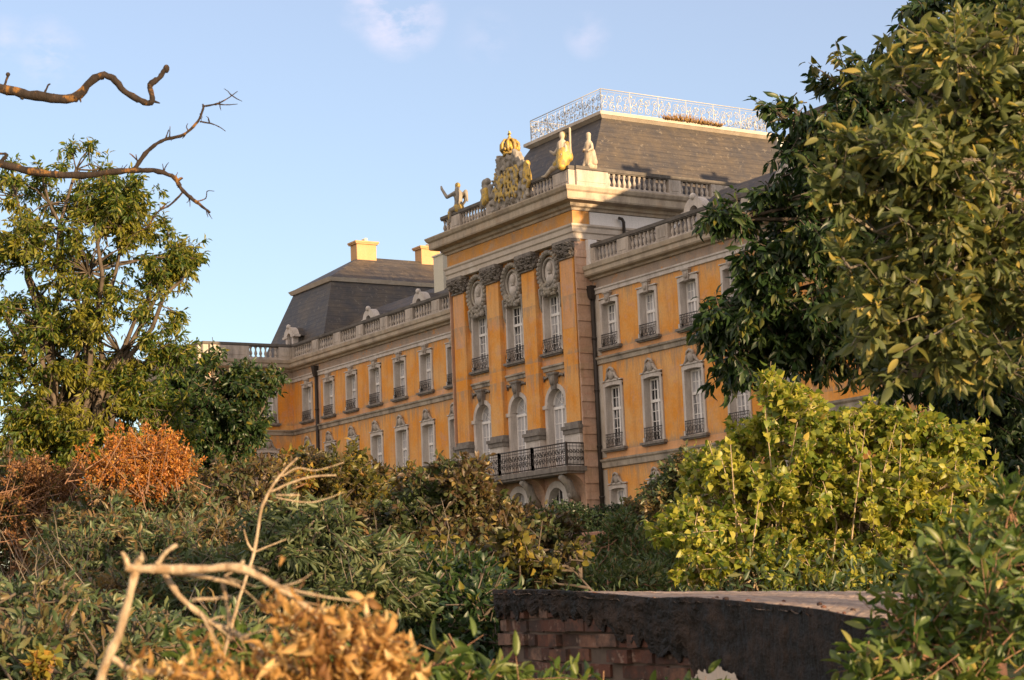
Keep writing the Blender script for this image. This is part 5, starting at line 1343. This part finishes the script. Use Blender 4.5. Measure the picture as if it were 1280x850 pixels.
ds_ = empty('dead_branch', tuple(U(270, 850, DS))); tag(ds_, 'thin forked dead stem rising behind the broken branch', 'branch', 'dead branches in the foreground')
m = MB()
px_tube(m, [(255,900),(285,800),(300,745),(318,690),(326,640),(336,615),(352,592),(372,572)], DS, [6,5,4.6,4.2,4.2,3.8,3.2,2.2], 8, 5)
px_tube(m, [(338,615),(365,603),(390,596),(420,594)], DS, [3,2.6,2.6,2], 7); px_tube(m, [(352,596),(372,585),(395,588),(430,578)], DS, [2.4,2,1.6,1.2], 6); px_tube(m, [(345,619),(375,619)], DS, [2.6,2], 6)
px_tube(m, [(318,690),(310,680),(305,662)], DS, [3.5,3,1.6], 6); px_tube(m, [(318,690),(335,683),(358,674)], DS, [3,2,1.2], 6); px_tube(m, [(345,622),(390,628),(430,615)], DS, [2,1.6,1], 6)
m.build('wood', M['stem_tan'], ds_)

# ------------------------------------------------------------------ sky and sun
VEIL, VEILC, FILL_BANK = .31, (2.95,2.55,3.05), (5.8, 4.7, 3.8)  # last one: unseen warm cloud glow added to brighten the shaded facade
w = bpy.data.worlds.new('World'); sc.world = w; w.use_nodes = True
t = w.node_tree; t.nodes.clear()
bg = t.nodes.new('ShaderNodeBackground'); ow = t.nodes.new('ShaderNodeOutputWorld')
sky = t.nodes.new('ShaderNodeTexSky'); sky.sky_type = 'NISHITA'; sky.sun_disc = False
sky.sun_elevation = SUN_EL; sky.sun_rotation = math.pi/2-SUN_AZ; sky.altitude = 150; sky.air_density = 1.0; sky.dust_density = .5; sky.ozone_density = 2.2
tc = t.nodes.new('ShaderNodeTexCoord'); 
# a few thin clouds: patches of noise near fixed sky directions
nz = t.nodes.new('ShaderNodeTexNoise'); nz.inputs['Scale'].default_value = 26; nz.inputs['Detail'].default_value = 6; nz.inputs['Roughness'].default_value = .6
mpw = t.nodes.new('ShaderNodeMapping'); mpw.inputs['Scale'].default_value = (1, 1, 1.8); t.links.new(tc.outputs['Generated'], mpw.inputs[0]); t.links.new(mpw.outputs[0], nz.inputs[0])
acc = None
for px, py, rad, amt in ((500,18,.022,1.0),(470,2,.02,.6),(62,68,.018,.5),(735,45,.012,.35),(610,50,.016,.2),(0,50,.015,.35)):
    dv = U(px, py, 1.0)-CAM; dv /= np.linalg.norm(dv)
    sub = t.nodes.new('ShaderNodeVectorMath'); sub.operation = 'DISTANCE'; t.links.new(tc.outputs['Generated'], sub.inputs[0]); sub.inputs[1].default_value = tuple(dv)
    mr = t.nodes.new('ShaderNodeMapRange'); mr.inputs['From Min'].default_value = rad*1.25; mr.inputs['From Max'].default_value = 0; mr.inputs['To Max'].default_value = amt; t.links.new(sub.outputs['Value'], mr.inputs[0])
    if acc is None: acc = mr.outputs[0]
    else:
        ad = t.nodes.new('ShaderNodeMath'); ad.operation = 'MAXIMUM'; t.links.new(acc, ad.inputs[0]); t.links.new(mr.outputs[0], ad.inputs[1]); acc = ad.outputs[0]
mr = t.nodes.new('ShaderNodeMapRange'); mr.inputs['From Min'].default_value = .42; mr.inputs['From Max'].default_value = .68; t.links.new(nz.outputs['Fac'], mr.inputs[0])
mu = t.nodes.new('ShaderNodeMath'); mu.operation = 'MULTIPLY'; t.links.new(acc, mu.inputs[0]); t.links.new(mr.outputs[0], mu.inputs[1])
mx = t.nodes.new('ShaderNodeMix'); mx.data_type = 'RGBA'; t.links.new(mu.outputs[0], mx.inputs[0]); t.links.new(sky.outputs[0], mx.inputs[6]); mx.inputs[7].default_value = (4.6, 3.9, 4.2, 1)
# thin veil over the whole sky, and a broad warm cloud glow added unseen behind the viewer to light the facade
ve = t.nodes.new('ShaderNodeMix'); ve.data_type = 'RGBA'; ve.inputs[0].default_value = VEIL; t.links.new(mx.outputs[2], ve.inputs[6]); ve.inputs[7].default_value = (*VEILC, 1)
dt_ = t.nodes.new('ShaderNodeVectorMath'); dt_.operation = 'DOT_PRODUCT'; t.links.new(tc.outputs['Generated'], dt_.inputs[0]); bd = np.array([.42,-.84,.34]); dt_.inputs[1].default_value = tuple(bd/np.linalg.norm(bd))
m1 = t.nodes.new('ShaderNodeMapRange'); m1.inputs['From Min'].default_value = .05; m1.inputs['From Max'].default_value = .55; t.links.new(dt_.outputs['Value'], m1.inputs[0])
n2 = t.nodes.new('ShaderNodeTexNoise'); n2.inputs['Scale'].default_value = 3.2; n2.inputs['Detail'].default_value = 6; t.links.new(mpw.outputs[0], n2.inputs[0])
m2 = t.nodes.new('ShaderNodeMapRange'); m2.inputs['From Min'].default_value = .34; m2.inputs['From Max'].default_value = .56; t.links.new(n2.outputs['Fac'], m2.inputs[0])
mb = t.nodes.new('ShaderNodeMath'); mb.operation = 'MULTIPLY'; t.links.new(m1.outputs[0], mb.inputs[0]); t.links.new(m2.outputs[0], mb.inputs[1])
cb = t.nodes.new('ShaderNodeMix'); cb.data_type = 'RGBA'; t.links.new(mb.outputs[0], cb.inputs[0]); t.links.new(ve.outputs[2], cb.inputs[6]); cb.inputs[7].default_value = (*FILL_BANK, 1)
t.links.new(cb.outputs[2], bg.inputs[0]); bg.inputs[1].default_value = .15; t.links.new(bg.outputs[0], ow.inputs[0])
sl = bpy.data.lights.new('sun', 'SUN'); so = bpy.data.objects.new('sun', sl); COL.objects.link(so)
sl.energy = 5.0; sl.angle = R(.5); sl.color = (1.0, .70, .40)
sd = Vector((math.cos(SUN_EL)*math.cos(SUN_AZ), math.cos(SUN_EL)*math.sin(SUN_AZ), math.sin(SUN_EL)))
so.rotation_euler = sd.to_track_quat('Z', 'Y').to_euler()
sc.view_settings.view_transform = 'Standard'; sc.view_settings.look = 'None'; sc.view_settings.exposure = 1.0; sc.view_settings.gamma = 1
sc.cycles.max_bounces = 5; sc.cycles.transparent_max_bounces = 4; sc.cycles.use_denoising = True
